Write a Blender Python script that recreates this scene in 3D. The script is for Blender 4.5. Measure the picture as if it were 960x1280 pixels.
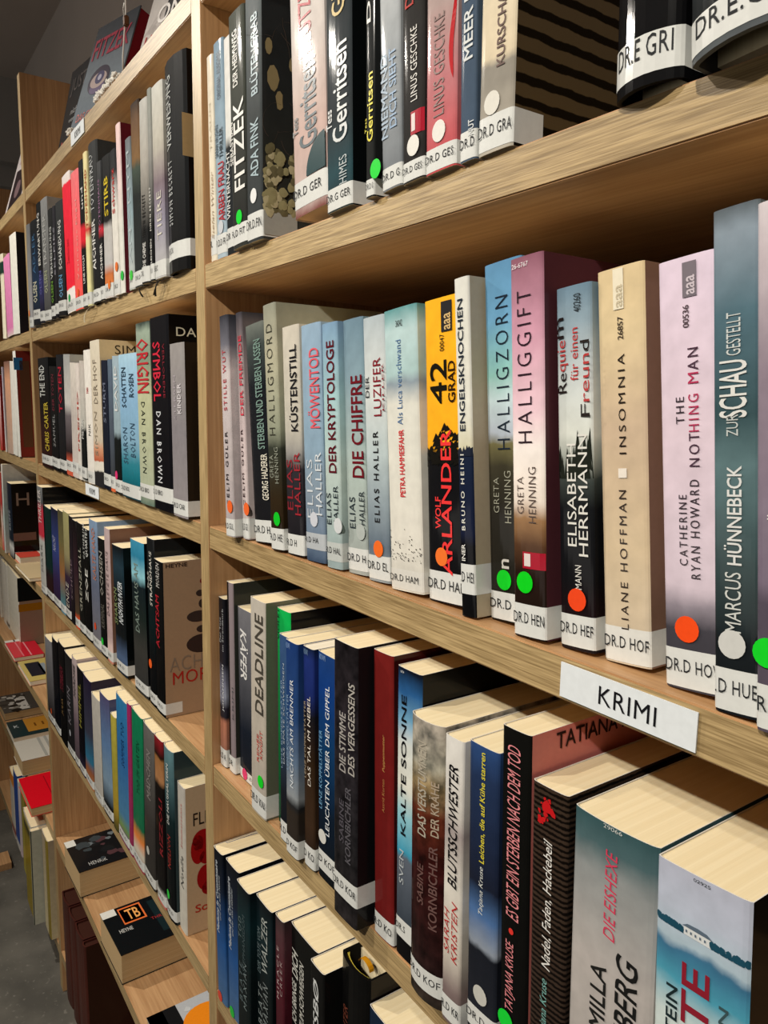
import bpy, bmesh, math, random
from mathutils import Vector, Matrix
sc = bpy.context.scene
for o in list(bpy.data.objects): bpy.data.objects.remove(o)
RND = random.Random(7)

# ------------------------------------------------------------------ camera
cam_data = bpy.data.cameras.new('camera')
cam = bpy.data.objects.new('camera', cam_data); sc.collection.objects.link(cam)
R_AX = ((0.56710072, 0.82349603, 0.01584494), (-0.12406276, 0.06638621, 0.99005116), (0.81425132, -0.56342449, 0.13981286))
cam.matrix_world = Matrix(((R_AX[0][0], R_AX[1][0], R_AX[2][0], 0.0), (R_AX[0][1], R_AX[1][1], R_AX[2][1], -0.31),
                           (R_AX[0][2], R_AX[1][2], R_AX[2][2], 1.38), (0, 0, 0, 1)))
cam_data.sensor_fit = 'VERTICAL'; cam_data.sensor_height = 36.0; cam_data.lens = 949.16 / 1280 * 36.0
cam_data.clip_start = 0.02
sc.camera = cam
# ------------------------------------------------------------------ world, lamps, exposure
w = bpy.data.worlds.new('room'); sc.world = w; w.use_nodes = True
w.node_tree.nodes['Background'].inputs[0].default_value = (0.5, 0.48, 0.46, 1)
w.node_tree.nodes['Background'].inputs[1].default_value = 0.15
sc.view_settings.view_transform = 'Standard'; sc.view_settings.look = 'None'
sc.view_settings.gamma = 1; sc.view_settings.use_curve_mapping = False
sc.view_settings.exposure = -0.06

def spot(name, loc, aim, watts, size=70, soft=.03, col=(1, .93, .83)):
    l = bpy.data.lights.new(name, 'SPOT'); l.energy = watts; l.color = col
    l.spot_size = math.radians(size); l.spot_blend = 1.0; l.shadow_soft_size = soft
    o = bpy.data.objects.new(name, l); sc.collection.objects.link(o); o.location = loc
    o.rotation_euler = (Vector(aim) - Vector(loc)).to_track_quat('-Z', 'Y').to_euler()
def area(name, loc, aim, watts, sx, sy, col=(1, .94, .86)):
    l = bpy.data.lights.new(name, 'AREA'); l.energy = watts; l.color = col
    l.shape = 'RECTANGLE'; l.size = sx; l.size_y = sy
    o = bpy.data.objects.new(name, l); sc.collection.objects.link(o); o.location = loc
    o.rotation_euler = (Vector(aim) - Vector(loc)).to_track_quat('-Z', 'Y').to_euler()
# track spots under the ceiling, in front of the shelves
spot('track_spot', (-2.3, -.95, 2.5), (-1.3, 0, .75), 110, 95)
spot('track_spot', (.35, -1.4, 2.5), (-.45, 0, .75), 130, 88)
spot('track_spot', (-1.0, -1.2, 2.5), (-.7, 0, .75), 72, 82)
area('added_up_fill', (-.8, -2.1, .9), (-.8, -2.1, 2.6), 17, 3.6, 1.4)  # added upward fill, no real lamp: softly brightens ceiling and room

# ------------------------------------------------------------------ helpers
def lin(h):
    v = [int(h[i:i+2], 16) / 255 for i in (1, 3, 5)]
    return tuple(((c + .055) / 1.055) ** 2.4 if c > .04045 else c / 12.92 for c in v) + (1,)
MATS = {}
def new_mat(name):
    m = bpy.data.materials.new(name); m.use_nodes = True
    nt = m.node_tree; return m, nt, nt.nodes['Principled BSDF']
def node(nt, t, **kw):
    n = nt.nodes.new(t)
    for k, v in kw.items():
        if k in n.inputs: n.inputs[k].default_value = v
        else: setattr(n, k, v)
    return n
def flat(hexc, rough=.5, coat=0.0, key=''):
    k = (hexc, rough, coat, key)
    if k in MATS: return MATS[k]
    m, nt, b = new_mat('print_' + hexc[1:]); c = lin(hexc)
    tc = node(nt, 'ShaderNodeTexCoord'); nz = node(nt, 'ShaderNodeTexNoise', Scale=260.0, Detail=2.0)
    nt.links.new(tc.outputs['Object'], nz.inputs['Vector'])
    mx = node(nt, 'ShaderNodeMix', data_type='RGBA'); mx.inputs[6].default_value = c
    mx.inputs[7].default_value = tuple(x * .86 for x in c[:3]) + (1,)
    nt.links.new(nz.outputs['Fac'], mx.inputs[0]); nt.links.new(mx.outputs[2], b.inputs['Base Color'])
    b.inputs['Roughness'].default_value = rough; b.inputs['Coat Weight'].default_value = coat
    b.inputs['Coat Roughness'].default_value = .08; b.inputs['Specular IOR Level'].default_value = .08
    MATS[k] = m; return m
def foil_bump(nt, b, scale, strength, tc):
    nz = node(nt, 'ShaderNodeTexNoise', Scale=scale, Detail=2.0); mp = node(nt, 'ShaderNodeMapping')
    mp.inputs['Scale'].default_value = (3.0, 3.0, .35)
    nt.links.new(tc.outputs['Object'], mp.inputs['Vector']); nt.links.new(mp.outputs[0], nz.inputs['Vector'])
    bp = node(nt, 'ShaderNodeBump', Strength=strength, Distance=.001)
    nt.links.new(nz.outputs['Fac'], bp.inputs['Height']); nt.links.new(bp.outputs[0], b.inputs['Normal'])
    nt.links.new(bp.outputs[0], b.inputs['Coat Normal'])
def cover_mat(stops, h, kind=''):
    key = ('cover', tuple(stops), round(h, 3), kind)
    if key in MATS: return MATS[key]
    m, nt, b = new_mat('cover_print'); tc = node(nt, 'ShaderNodeTexCoord')
    sp = node(nt, 'ShaderNodeSeparateXYZ'); nt.links.new(tc.outputs['Object'], sp.inputs[0])
    nz = node(nt, 'ShaderNodeTexNoise', Scale=55.0 if kind != 'blot' else 130.0, Detail=5.0)
    nt.links.new(tc.outputs['Object'], nz.inputs['Vector'])
    dv = node(nt, 'ShaderNodeMath', operation='DIVIDE'); nt.links.new(sp.outputs['Z'], dv.inputs[0]); dv.inputs[1].default_value = h
    wob = node(nt, 'ShaderNodeMath', operation='MULTIPLY_ADD'); nt.links.new(nz.outputs['Fac'], wob.inputs[0])
    wob.inputs[1].default_value = .05 if len(stops) > 3 else 0.0
    ad = node(nt, 'ShaderNodeMath', operation='SUBTRACT'); nt.links.new(dv.outputs[0], ad.inputs[0]); ad.inputs[1].default_value = .025 if len(stops) > 3 else 0
    nt.links.new(ad.outputs[0], wob.inputs[2])
    rp = node(nt, 'ShaderNodeValToRGB'); nt.links.new(wob.outputs[0], rp.inputs[0])
    cr = rp.color_ramp
    st = stops[:32]
    cr.elements[0].position = st[0][0]; cr.elements[0].color = lin(st[0][1])
    cr.elements[1].position = st[-1][0]; cr.elements[1].color = lin(st[-1][1])
    for p, c in st[1:-1]:
        e = cr.elements.new(p); e.color = lin(c)
    amt = .07
    mx = node(nt, 'ShaderNodeMix', data_type='RGBA', blend_type='MULTIPLY'); mx.inputs[0].default_value = 1
    n2 = node(nt, 'ShaderNodeTexNoise', Scale=90.0, Detail=3.0); nt.links.new(tc.outputs['Object'], n2.inputs['Vector'])
    r2 = node(nt, 'ShaderNodeValToRGB'); nt.links.new(n2.outputs['Fac'], r2.inputs[0])
    lo = {'blot': .35, 'planks': .25, 'slats': .1}.get(kind, 1 - amt)
    r2.color_ramp.elements[0].position = .3; r2.color_ramp.elements[1].position = .7
    r2.color_ramp.elements[0].color = (lo, lo, lo, 1); r2.color_ramp.elements[1].color = (1.08, 1.08, 1.08, 1)
    if kind == 'blot': r2.color_ramp.elements[1].color = (1.7, 1.6, 1.55, 1)
    if kind in ('planks', 'slats'):
        wv = node(nt, 'ShaderNodeTexWave', Scale=(95.0 if kind == 'planks' else 26.0), Distortion=2.0 if kind == 'planks' else .8, Detail=3.0)
        wv.bands_direction = 'Z'; wv.inputs['Detail Scale'].default_value = 3
        nt.links.new(tc.outputs['Object'], wv.inputs['Vector']); nt.links.new(wv.outputs['Fac'], r2.inputs[0])
        r2.color_ramp.elements[1].color = (2.2, 2.1, 2.0, 1) if kind == 'planks' else (1, 1, 1, 1)
    if kind == 'slats': r2.color_ramp.elements[0].position = .28; r2.color_ramp.elements[1].position = .42
    nt.links.new(rp.outputs[0], mx.inputs[6]); nt.links.new(r2.outputs[0], mx.inputs[7])
    nt.links.new(mx.outputs[2], b.inputs['Base Color'])
    b.inputs['Roughness'].default_value = .6; b.inputs['Specular IOR Level'].default_value = .03; b.inputs['Coat Weight'].default_value = .3; b.inputs['Coat Roughness'].default_value = .08
    foil_bump(nt, b, 45.0, .09, tc)
    MATS[key] = m; return m
def wood_mat(name, axis, edge=False, dark=1.0):
    m, nt, b = new_mat(name); tc = node(nt, 'ShaderNodeTexCoord'); mp = node(nt, 'ShaderNodeMapping')
    s = [260.0, 260.0, 260.0]; s[axis] = 9.0
    if edge: s = [950.0, 950.0, 950.0]; s[axis] = 24.0
    mp.inputs['Scale'].default_value = s
    nt.links.new(tc.outputs['Object'], mp.inputs['Vector'])
    nz = node(nt, 'ShaderNodeTexNoise', Scale=1.0, Detail=2.5 if edge else 6.0, Roughness=.6); nt.links.new(mp.outputs[0], nz.inputs['Vector'])
    mp2 = node(nt, 'ShaderNodeMapping'); s2 = [22.0, 22.0, 22.0]; s2[axis] = 2.2; mp2.inputs['Scale'].default_value = s2
    nt.links.new(tc.outputs['Object'], mp2.inputs['Vector'])
    n2 = node(nt, 'ShaderNodeTexNoise', Scale=1.0, Detail=4.0); nt.links.new(mp2.outputs[0], n2.inputs['Vector'])
    rp = node(nt, 'ShaderNodeValToRGB'); nt.links.new(nz.outputs['Fac'], rp.inputs[0]); e = rp.color_ramp.elements
    e[0].position = .34; e[1].position = .66
    c0, c1 = ('#8f7850', '#c6ac7c') if edge else ('#ae845a', '#c89f72')
    e[0].color = lin(c0); e[1].color = lin(c1)
    mx = node(nt, 'ShaderNodeMix', data_type='RGBA', blend_type='MULTIPLY'); mx.inputs[0].default_value = 1
    r2 = node(nt, 'ShaderNodeValToRGB'); nt.links.new(n2.outputs['Fac'], r2.inputs[0])
    r2.color_ramp.elements[0].position = .35; r2.color_ramp.elements[1].position = .65
    r2.color_ramp.elements[0].color = (.84, .81, .78, 1); r2.color_ramp.elements[1].color = (1, 1, 1, 1)
    nt.links.new(rp.outputs[0], mx.inputs[6]); nt.links.new(r2.outputs[0], mx.inputs[7]); nt.links.new(mx.outputs[2], b.inputs['Base Color'])
    bp = node(nt, 'ShaderNodeBump', Strength=.25, Distance=.0004); nt.links.new(nz.outputs['Fac'], bp.inputs['Height']); nt.links.new(bp.outputs[0], b.inputs['Normal'])
    b.inputs['Roughness'].default_value = .42
    return m
def plain_noise(name, c0, c1, scale, rough=.8, bump=.0, stretch=None):
    m, nt, b = new_mat(name); tc = node(nt, 'ShaderNodeTexCoord'); mp = node(nt, 'ShaderNodeMapping')
    if stretch: mp.inputs['Scale'].default_value = stretch
    nt.links.new(tc.outputs['Object'], mp.inputs['Vector'])
    nz = node(nt, 'ShaderNodeTexNoise', Scale=scale, Detail=6.0); nt.links.new(mp.outputs[0], nz.inputs['Vector'])
    rp = node(nt, 'ShaderNodeValToRGB'); nt.links.new(nz.outputs['Fac'], rp.inputs[0])
    rp.color_ramp.elements[0].position = .35; rp.color_ramp.elements[1].position = .68
    rp.color_ramp.elements[0].color = lin(c0); rp.color_ramp.elements[1].color = lin(c1)
    nt.links.new(rp.outputs[0], b.inputs['Base Color']); b.inputs['Roughness'].default_value = rough
    if bump:
        bp = node(nt, 'ShaderNodeBump', Strength=bump, Distance=.001); nt.links.new(nz.outputs['Fac'], bp.inputs['Height']); nt.links.new(bp.outputs[0], b.inputs['Normal'])
    return m
WOOD_X = wood_mat('oak_board', 0); WOOD_XE = wood_mat('oak_front_edge', 0, True)
WOOD_Z = wood_mat('oak_upright', 2); WOOD_ZE = wood_mat('oak_upright_edge', 2, True)
PAGES = plain_noise('page_edges', '#e9d8ae', '#f0e1ba', 1.0, .85, .12, (600, 2, 2))
PAGES_W = plain_noise('white_page_edges', '#e9e0c8', '#f2ead6', 1.0, .85, .12, (600, 2, 2))
PAGES_T = plain_noise('tan_page_edges', '#b89a6c', '#cbb084', 1.0, .85, .3, (2, 2, 900))
PAPER = flat('#e6e2d8', .6)
CARD = flat('#e9e7e0', .7, 0, 'card')

def mesh_obj(name, verts, faces, mats, parent=None, fm=None, smooth=False):
    me = bpy.data.meshes.new(name); me.from_pydata(verts, [], faces)
    for m in (mats if isinstance(mats, (list, tuple)) else [mats]): me.materials.append(m)
    if fm:
        for p, i in zip(me.polygons, fm): p.material_index = i
    if smooth:
        for p in me.polygons: p.use_smooth = True
    me.update()
    o = bpy.data.objects.new(name, me); sc.collection.objects.link(o)
    if parent: o.parent = parent
    return o
def box(name, x0, x1, y0, y1, z0, z1, mats, parent=None, fm=None, bevel=0):
    bm = bmesh.new()
    vs = [bm.verts.new(p) for p in ((x0,y0,z0),(x1,y0,z0),(x1,y1,z0),(x0,y1,z0),(x0,y0,z1),(x1,y0,z1),(x1,y1,z1),(x0,y1,z1))]
    fs = [(0,3,2,1),(4,5,6,7),(0,1,5,4),(1,2,6,5),(2,3,7,6),(3,0,4,7)]   # bottom top front right back left
    for i, f in enumerate(fs):
        fc = bm.faces.new([vs[k] for k in f]); fc.material_index = fm[i] if fm else 0
    if bevel: bmesh.ops.bevel(bm, geom=list(bm.edges), offset=bevel, segments=2, affect='EDGES')
    me = bpy.data.meshes.new(name); bm.to_mesh(me); bm.free()
    for m in (mats if isinstance(mats, (list, tuple)) else [mats]): me.materials.append(m)
    o = bpy.data.objects.new(name, me); sc.collection.objects.link(o)
    if parent: o.parent = parent
    return o
def empty(name, loc, label, cat, group=None, rot=(0, 0, 0)):
    o = bpy.data.objects.new(name, None); sc.collection.objects.link(o); o.location = loc; o.rotation_euler = rot
    o.empty_display_size = .02
    o['label'] = label; o['category'] = cat
    if group: o['group'] = group
    return o
# --- lettering: outlines of the built-in font as flat print, fitted to a rectangle
TXT = {}
def glyphs(s, style, res=3, fine=False):
    key = (s, style, res, fine)
    if key in TXT: return TXT[key]
    cu = bpy.data.curves.new('t', 'FONT'); cu.body = s; cu.size = 1; cu.resolution_u = res
    if 'i' in style: cu.shear = .25
    if 'w' in style: cu.space_character = 1.4
    cu.fill_mode = 'FRONT'
    if style in ('l', ''): cu.space_character = 1.06
    o = bpy.data.objects.new('t', cu); sc.collection.objects.link(o)
    dg = bpy.context.evaluated_depsgraph_get(); me = bpy.data.meshes.new_from_object(o.evaluated_get(dg))
    grow = .013 if 'b' in style else -.011 if 'l' in style else 0
    if grow:   # embolden or thin the strokes by moving the outline along its normals
        bm = bmesh.new(); bm.from_mesh(me); bmesh.ops.remove_doubles(bm, verts=bm.verts, dist=.006)
        mv = {}
        for v in bm.verts:
            n = []
            for e in v.link_edges:
                if len(e.link_faces) == 1:
                    f = e.link_faces[0]; d = (e.verts[1].co - e.verts[0].co).normalized(); q = Vector((d.y, -d.x, 0))
                    if q.dot((e.verts[0].co + e.verts[1].co) / 2 - f.calc_center_median()) < 0: q = -q
                    n.append(q)
            if len(n) == 2:
                s_ = n[0] + n[1]; l = s_.length
                if l > .5: mv[v] = s_ / l * grow * min(1.6, 2 / l)
        for v, d in mv.items(): v.co += d
        bm.to_mesh(me); bm.free()
    if fine:
        bm = bmesh.new(); bm.from_mesh(me)
        for _ in range(2):
            bmesh.ops.subdivide_edges(bm, edges=[e for e in bm.edges if e.calc_length() > .12], cuts=1)
            bmesh.ops.triangulate(bm, faces=bm.faces)
        bm.to_mesh(me); bm.free()
    vs = [(v.co.x, v.co.y) for v in me.vertices]; fs = [tuple(p.vertices) for p in me.polygons]
    bpy.data.objects.remove(o); bpy.data.curves.remove(cu); bpy.data.meshes.remove(me)
    xs = [v[0] for v in vs]; ys = [v[1] for v in vs]; x0, x1, y0, y1 = min(xs), max(xs), min(ys), max(ys)
    if 's' in style:   # add small slab serifs at stroke ends: thin feet and caps along the letters
        pass
    r = ([((x - x0) / (x1 - x0), (y - y0) / (y1 - y0)) for x, y in vs], fs, (x1 - x0) / (y1 - y0))
    TXT[key] = r; return r
def letter(name, s, style, fn, m, parent, res=3, fine=False):
    vs, fs, asp = glyphs(s, style, res, fine)
    return mesh_obj(name, [fn(a, b) for a, b in vs], fs, m, parent)

def spine_y(u, rnd, hc=0):
    """front curve of the spine: y offset (m) at width fraction u"""
    u = min(1, max(0, u)); t = abs(2 * u - 1)
    return rnd * t * t + .0012 * t ** 14

def book(B, shelf_z, group, far=False):
    w, h, D = B['w'], B['h'], B.get('depth', .135 if B['h'] < .23 else .15)
    a = B['a']; rnd = B.get('rnd', .6) / 1000; hc = B.get('hc', 0)
    z0 = shelf_z + .0006 + max(0, w * math.sin(a)) + B.get('lift', 0) / 1000
    root = empty('book', (B['x'], B['y'], z0), B['d'], 'book', group, (0, a, 0))
    # cover
    t = .0022 if hc else .0005
    us = [0, .03, .08, .16, .28, .42, .58, .72, .84, .92, .97, 1] if not far else [0, .08, .35, .65, .92, 1]
    out = [(0, D)] + [(u * w, spine_y(u, rnd)) for u in us] + [(w, D)]
    inn = [(t, D)] + [(min(w - t, max(t, u * w)), spine_y(u, rnd) + t * 1.3) for u in us] + [(w - t, D)]
    n = len(out); V = []; F = []; FM = []
    for z in (0, h):
        V += [(x, y, z) for x, y in out] + [(x, y, z) for x, y in inn]
    def idx(layer, ring, i): return layer * 2 * n + ring * n + i
    for i in range(n - 1):
        F.append((idx(0,0,i), idx(0,0,i+1), idx(1,0,i+1), idx(1,0,i)))
        s = 1 if i == n - 2 else 0
        if B.get('side2') and 0 < i < n - 2 and us[i - 1] > .38: s = 2
        FM.append(s)
        F.append((idx(0,1,i+1), idx(0,1,i), idx(1,1,i), idx(1,1,i+1))); FM.append(3)
        F.append((idx(1,0,i), idx(1,0,i+1), idx(1,1,i+1), idx(1,1,i))); FM.append(3)
        F.append((idx(0,0,i+1), idx(0,0,i), idx(0,1,i), idx(0,1,i+1))); FM.append(3)
    for i in (0, n - 1):
        F.append((idx(0,0,i), idx(1,0,i), idx(1,1,i), idx(0,1,i))); FM.append(3)
    kind = 'blot' if B.get('blot') else 'planks' if B.get('planks') else ''
    cm = cover_mat(B['c'], h, kind)
    if B.get('side') == 'slats': sm = cover_mat([(0, '#58482f'), (.5, '#584834'), (.85, '#2c2418'), (1, '#14100c')], h, 'slats')
    elif B.get('side') == 'floral': sm = cover_mat([(0, '#3a3b36'), (.15, '#2c2d28'), (.5, '#232524'), (1, '#1c1e20')], h, '')
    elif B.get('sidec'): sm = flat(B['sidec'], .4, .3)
    else: sm = cm
    s2 = flat(B['side2'], .4, .3) if B.get('side2') else cm
    edge = flat(B['c'][-1][1], .5) if hc else PAPER
    mesh_obj('cover', V, F, [cm, sm, s2, edge], root, FM)
    # pages
    top = h - (.004 if hc else .0006)
    f0 = rnd + .002
    pm = flat('#3c2018', .8) if B.get('dkp') else PAGES_W if (w * 1e4 % 3 > 2) else PAGES  # ledger pages: shadow on their tops put into the dark brown colour
    pg = [(t + .0002, D - .001)] + [(t + .0002 + u * (w - 2 * t - .0004), spine_y(u, rnd) + t * 1.3 + .0008) for u in (0, .15, .5, .85, 1)] + [(w - t - .0002, D - .001)]
    if hc and not far: pg = [(x, max(y, .024), ) for x, y in pg]
    k = len(pg); V = [(x, y, .001 + .002 * hc) for x, y in pg] + [(x, y, top) for x, y in pg]
    F = [tuple(range(k - 1, -1, -1)), tuple(range(k, 2 * k))] + [(i, (i + 1) % k, k + (i + 1) % k, k + i) for i in range(k)]
    mesh_obj('page_block', V, F, pm, root)
    def P(u, z, off=.0003): return (u * w, spine_y(u, rnd) - off, z)
    def PT(u, z, off=.0004): return (u * w, (spine_y(u, rnd) if rnd > .0012 else 0) - off, z)
    fine = rnd > .0012
    # label band
    if 'lab' in B:
        s, b0, b1, col = B['lab']; b0 = max(b0, .0005)
        e = .00018; dep = .024; ye = spine_y(0, rnd) + .0008
        L = [(-e, dep)] + [(-e, ye)] + [(u * w + (2 * u - 1) * e, spine_y(u, rnd) - e) for u in us] + [(w + e, ye), (w + e, dep)]
        m_ = len(L); V = [(x, y, b0) for x, y in L] + [(x, y, b1) for x, y in L]
        F = [(i, i + 1, m_ + i + 1, m_ + i) for i in range(m_ - 1)]
        lb = mesh_obj('call_label', V, F, flat(col, .3, .5, 'lab'), root)
        if s:
            hh = (b1 - b0) * (.55 if hc and not far else .34); vs, fs, asp = glyphs(s, '')
            ww = min(hh * asp * .82, w - .0012); zb = b0 + (b1 - b0) * .4
            x0 = .0011 if not hc else .004
            if hc and not far: ww = w * .8
            if len(s) > 5 and not hc: ww = max(ww, min(w - .002, hh * asp))
            letter('lettering', s, '', lambda a_, b_: PT((x0 + a_ * ww) / w, zb + b_ * hh, e + .00025), flat('#2c2e30', .5), lb, 2, fine)
        elif w > .01:
            hh = (b1 - b0) * .3; ww = w * .6; zb = b0 + (b1 - b0) * .4
            letter('lettering', 'DR.D', '', lambda a_, b_: P(.2 + a_ * .6, zb + b_ * hh, e + .00025), flat('#5c5e60', .5), lb, 1)
    for q, (s, u0, u1, v0, v1, col, st) in enumerate(B['t']):
        za, zb = v0 * h, v1 * h
        if 'h' in st: fn = lambda a_, b_: PT(u0 + a_ * (u1 - u0), za + b_ * (zb - za))
        elif zb > za: fn = lambda a_, b_: PT(u1 + b_ * (u0 - u1), za + a_ * (zb - za))
        else: fn = lambda a_, b_: PT(u0 + b_ * (u1 - u0), za + a_ * (zb - za))
        vs, fs, asp = glyphs(s, st, 1 if far else 3, fine)
        vs = [(a_, b_) for a_, b_ in vs if 1]
        mesh_obj('title_lettering' if q == 0 else 'lettering', [fn(a_, b_) for a_, b_ in vs], fs, flat(col, .35, .3), root)
        if zb > h or za > h:   # drop letters that would leave the spine
            o = root.children[-1]; me = o.data; bm = bmesh.new(); bm.from_mesh(me)
            bmesh.ops.delete(bm, geom=[v for v in bm.verts if v.co.z > h - .001], context='VERTS'); bm.to_mesh(me); bm.free()
        elif min(za, zb) < 0:
            o = root.children[-1]; me = o.data; bm = bmesh.new(); bm.from_mesh(me)
            bmesh.ops.delete(bm, geom=[v for v in bm.verts if v.co.z < .022], context='VERTS'); bm.to_mesh(me); bm.free()
    def disc(name, u, v, r, col, ring=18, off=.0006, sq=1.0, rough=.35):
        Q = P if rnd > .0012 else (lambda u_, z_, o_: (u_ * w, -o_, z_))
        V = [Q(u, v * h, off)]
        for i in range(ring):
            an = 2 * math.pi * i / ring; V.append(Q(u + r * math.cos(an) / w, v * h + r * sq * math.sin(an), off))
            V[-1] = ((u * w + r * math.cos(an)), V[-1][1], V[-1][2])
        return mesh_obj(name, V, [(0, 1 + i, 1 + (i + 1) % ring) for i in range(ring)], flat(col, rough, .3, 'dot'), root)
    if 'dot' in B: disc('dot_sticker', B['dot'][0], B['dot'][1], .0064, B['dot'][2])
    if 'rdot' in B: disc('printed_dot', B['rdot'][0], B['rdot'][1], .002, B['rdot'][2])
    def patch(name, u0, u1, z0_, z1_, col, off=.00045, rough=.35):
        n_ = 5; V = []
        for i in range(n_ + 1):
            u = u0 + (u1 - u0) * i / n_; V += [P(u, z0_, off), P(u, z1_, off)]
        return mesh_obj(name, V, [(2*i, 2*i+2, 2*i+3, 2*i+1) for i in range(n_)], flat(col, rough, .3), root)
    if 'redbox' in B: q = B['redbox']; patch('publisher_mark', q[0], q[1], q[2]*h, q[3]*h, '#a8142c'); patch('mark_figure', q[0]+.08*(q[1]-q[0]), q[0]+.38*(q[1]-q[0]), (q[2]*.85+q[3]*.15)*h, (q[2]*.1+q[3]*.9)*h, '#e0d4d0', .0006)
    if 'wbox' in B: q = B['wbox']; patch('printed_square', q[0], q[1], q[2]*h, q[3]*h, '#ece4d8')
    if 'barc' in B:
        q = B['barc']; zA, zB = q[2]*h, q[3]*h; bar = patch('catalogue_strip', q[0], q[1], zA, zB, q[4])
        c2 = '#d0b078' if q[4] < '#9' else '#c8bca0'
        if q[4] == '#7c747c': c2 = '#cfc4cc'
        u0, u1 = q[0], q[1]
        o = letter('lettering', 'aaa', 'b', lambda a_, b_: P(u1 - .1*(u1-u0) - b_ * (u1 - u0) * .6, zA + .05*(zB-zA) + a_ * (zB - zA) * .55, .0007), flat(c2, .5), bar, 2)
    if 'half' in B:
        V = [(w, -.0004, .028)]
        for i in range(13):
            an = math.pi / 2 + math.pi / 2 * i / 12; V.append((w + .030 * math.cos(an), -.0004, .028 + .027 * math.sin(an)))
        mesh_obj('printed_circle', V, [(0, i, i + 1) for i in range(1, 13)], flat(B['half'], .35, .3), root)
    if 'smear' in B:
        V = []; K_ = 14
        for i in range(K_ + 1):
            tt = i / K_; z = .05 + .05 * tt; c_ = .92 - .05 * math.sin(tt * 5); d = .1 * math.sin(math.pi * tt) ** .6 * (1 - .5 * tt)
            V += [P(c_ - d, z, .0004), P(min(1, c_ + d * .6), z, .0004)]
        mesh_obj('red_smear', V, [(2*i, 2*i+1, 2*i+3, 2*i+2) for i in range(K_)], flat(B['smear'], .4, .3), root)
    if 'trees' in B:
        v0, col = B['trees']; V = []; F = []; rr = random.Random(len(B['d']))
        for i in range(26 if col == '#22261f' else 130):
            u = rr.uniform(.02, .98); z = v0 * h; hh = rr.uniform(.004, .016) * (1.5 if u > .6 else .9); hw = hh * .18 / w
            if col != '#22261f':
                z = v0 * h + rr.uniform(0, .026) * (1 - abs(u - .6)); hh = rr.uniform(.001, .004); hw = hh / w
            k_ = len(V); V += [P(max(0, u - hw), z - .004 if col == '#22261f' else z - hh * .5, .00035), P(min(1, u + hw), z - .004 if col == '#22261f' else z, .00035), P(u, z + hh, .00035)]; F.append((k_, k_ + 1, k_ + 2))
        mesh_obj('printed_trees', V, F, flat(col, .4, .3), root)
    if 'ragged' in B:
        v0, col = B['ragged']; V = []; rr = random.Random(3)
        for i in range(15):
            V += [P(i / 14, v0 * h - .004, .00035), P(i / 14, v0 * h + rr.uniform(-.001, .003), .00035)]
        mesh_obj('printed_ridge', V, [(2*i, 2*i+2, 2*i+3, 2*i+1) for i in range(14)], flat(col, .4, .3), root)
    if 'foil' in B:
        st = B.get('foilstr', 1); mf = MATS.get(('foil', B['foil']))
        if not mf:
            mf, nt, b_ = new_mat('crinkled_film'); tc = node(nt, 'ShaderNodeTexCoord'); vo = node(nt, 'ShaderNodeTexNoise', Scale=420.0, Detail=3.0, Distortion=1.5)
            nt.links.new(tc.outputs['Object'], vo.inputs['Vector']); rp = node(nt, 'ShaderNodeValToRGB'); nt.links.new(vo.outputs['Fac'], rp.inputs[0])
            rp.color_ramp.elements[0].position = .45; rp.color_ramp.elements[1].position = .62; rp.color_ramp.elements[0].color = lin(B['c'][-1][1]); rp.color_ramp.elements[1].color = lin(B['foil'])
            nt.links.new(rp.outputs[0], b_.inputs['Base Color']); b_.inputs['Roughness'].default_value = .25
            bp = node(nt, 'ShaderNodeBump', Strength=.6, Distance=.0006); nt.links.new(vo.outputs['Fac'], bp.inputs['Height']); nt.links.new(bp.outputs[0], b_.inputs['Normal'])
            MATS[('foil', B['foil'])] = mf
        o = patch('film_patch', .06, .8, h * .92, h * .985, B['foil'], .00038); o.data.materials[0] = mf
    if 'speck' in B:
        V = []; F = []; rr = random.Random(5)
        for i in range(70):
            u = rr.uniform(.03, .97); z = .022 + abs(rr.gauss(0, .009)); r = rr.uniform(.0002, .0006); k_ = len(V)
            V += [P(u - r / w, z, .0004), P(u + r / w, z - r, .0004), P(u + r / w, z + r, .0004), P(u - r / w, z + r, .0004)]; F.append((k_, k_+1, k_+2, k_+3))
        mesh_obj('printed_specks', V, F, flat('#4a4440', .5), root)
    if 'splash' in B:
        V = []; F = []; rr = random.Random(11)
        for i in range(16):
            u, z, r = (rr.uniform(.2, .65), h - rr.uniform(.006, .022), rr.uniform(.0006, .0028)) if i else (.45, h - .012, .004)
            k_ = len(V); V.append(P(u, z, .0005))
            for j in range(8):
                an = j * math.pi / 4; q = r * rr.uniform(.6, 1.2); V.append(P(u + q * math.cos(an) / w, z + q * math.sin(an), .0005))
            F += [(k_, k_ + 1 + j, k_ + 1 + (j + 1) % 8) for j in range(8)]
        mesh_obj('red_splash', V, F, flat('#c41c20', .35, .3), root)
    if 'house' in B:
        zh = .845 * h
        V = [P(.33, zh), P(.62, zh), P(.62, zh + .004), P(.33, zh + .004)]
        mesh_obj('printed_house', V, [(0, 1, 2, 3)], flat('#d8dcdc', .4, .3), root)
        V = [P(.31, zh + .004, .0004), P(.64, zh + .004, .0004), P(.58, zh + .0058, .0004), P(.48, zh + .0062, .0004), P(.37, zh + .0058, .0004)]
        V += [P(.35 + .05 * j + du, zh + .0015 + dz, .0005) for j in range(5) for du, dz in ((0, 0), (.018, 0), (.018, .0013), (0, .0013))]
        mesh_obj('printed_roof', V, [(0, 1, 2, 3, 4)] + [tuple(5 + 4 * j + q for q in range(4)) for j in range(5)], flat('#5c6c7c', .4, .3), root)
        V = []; F = []; rr = random.Random(9)
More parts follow.
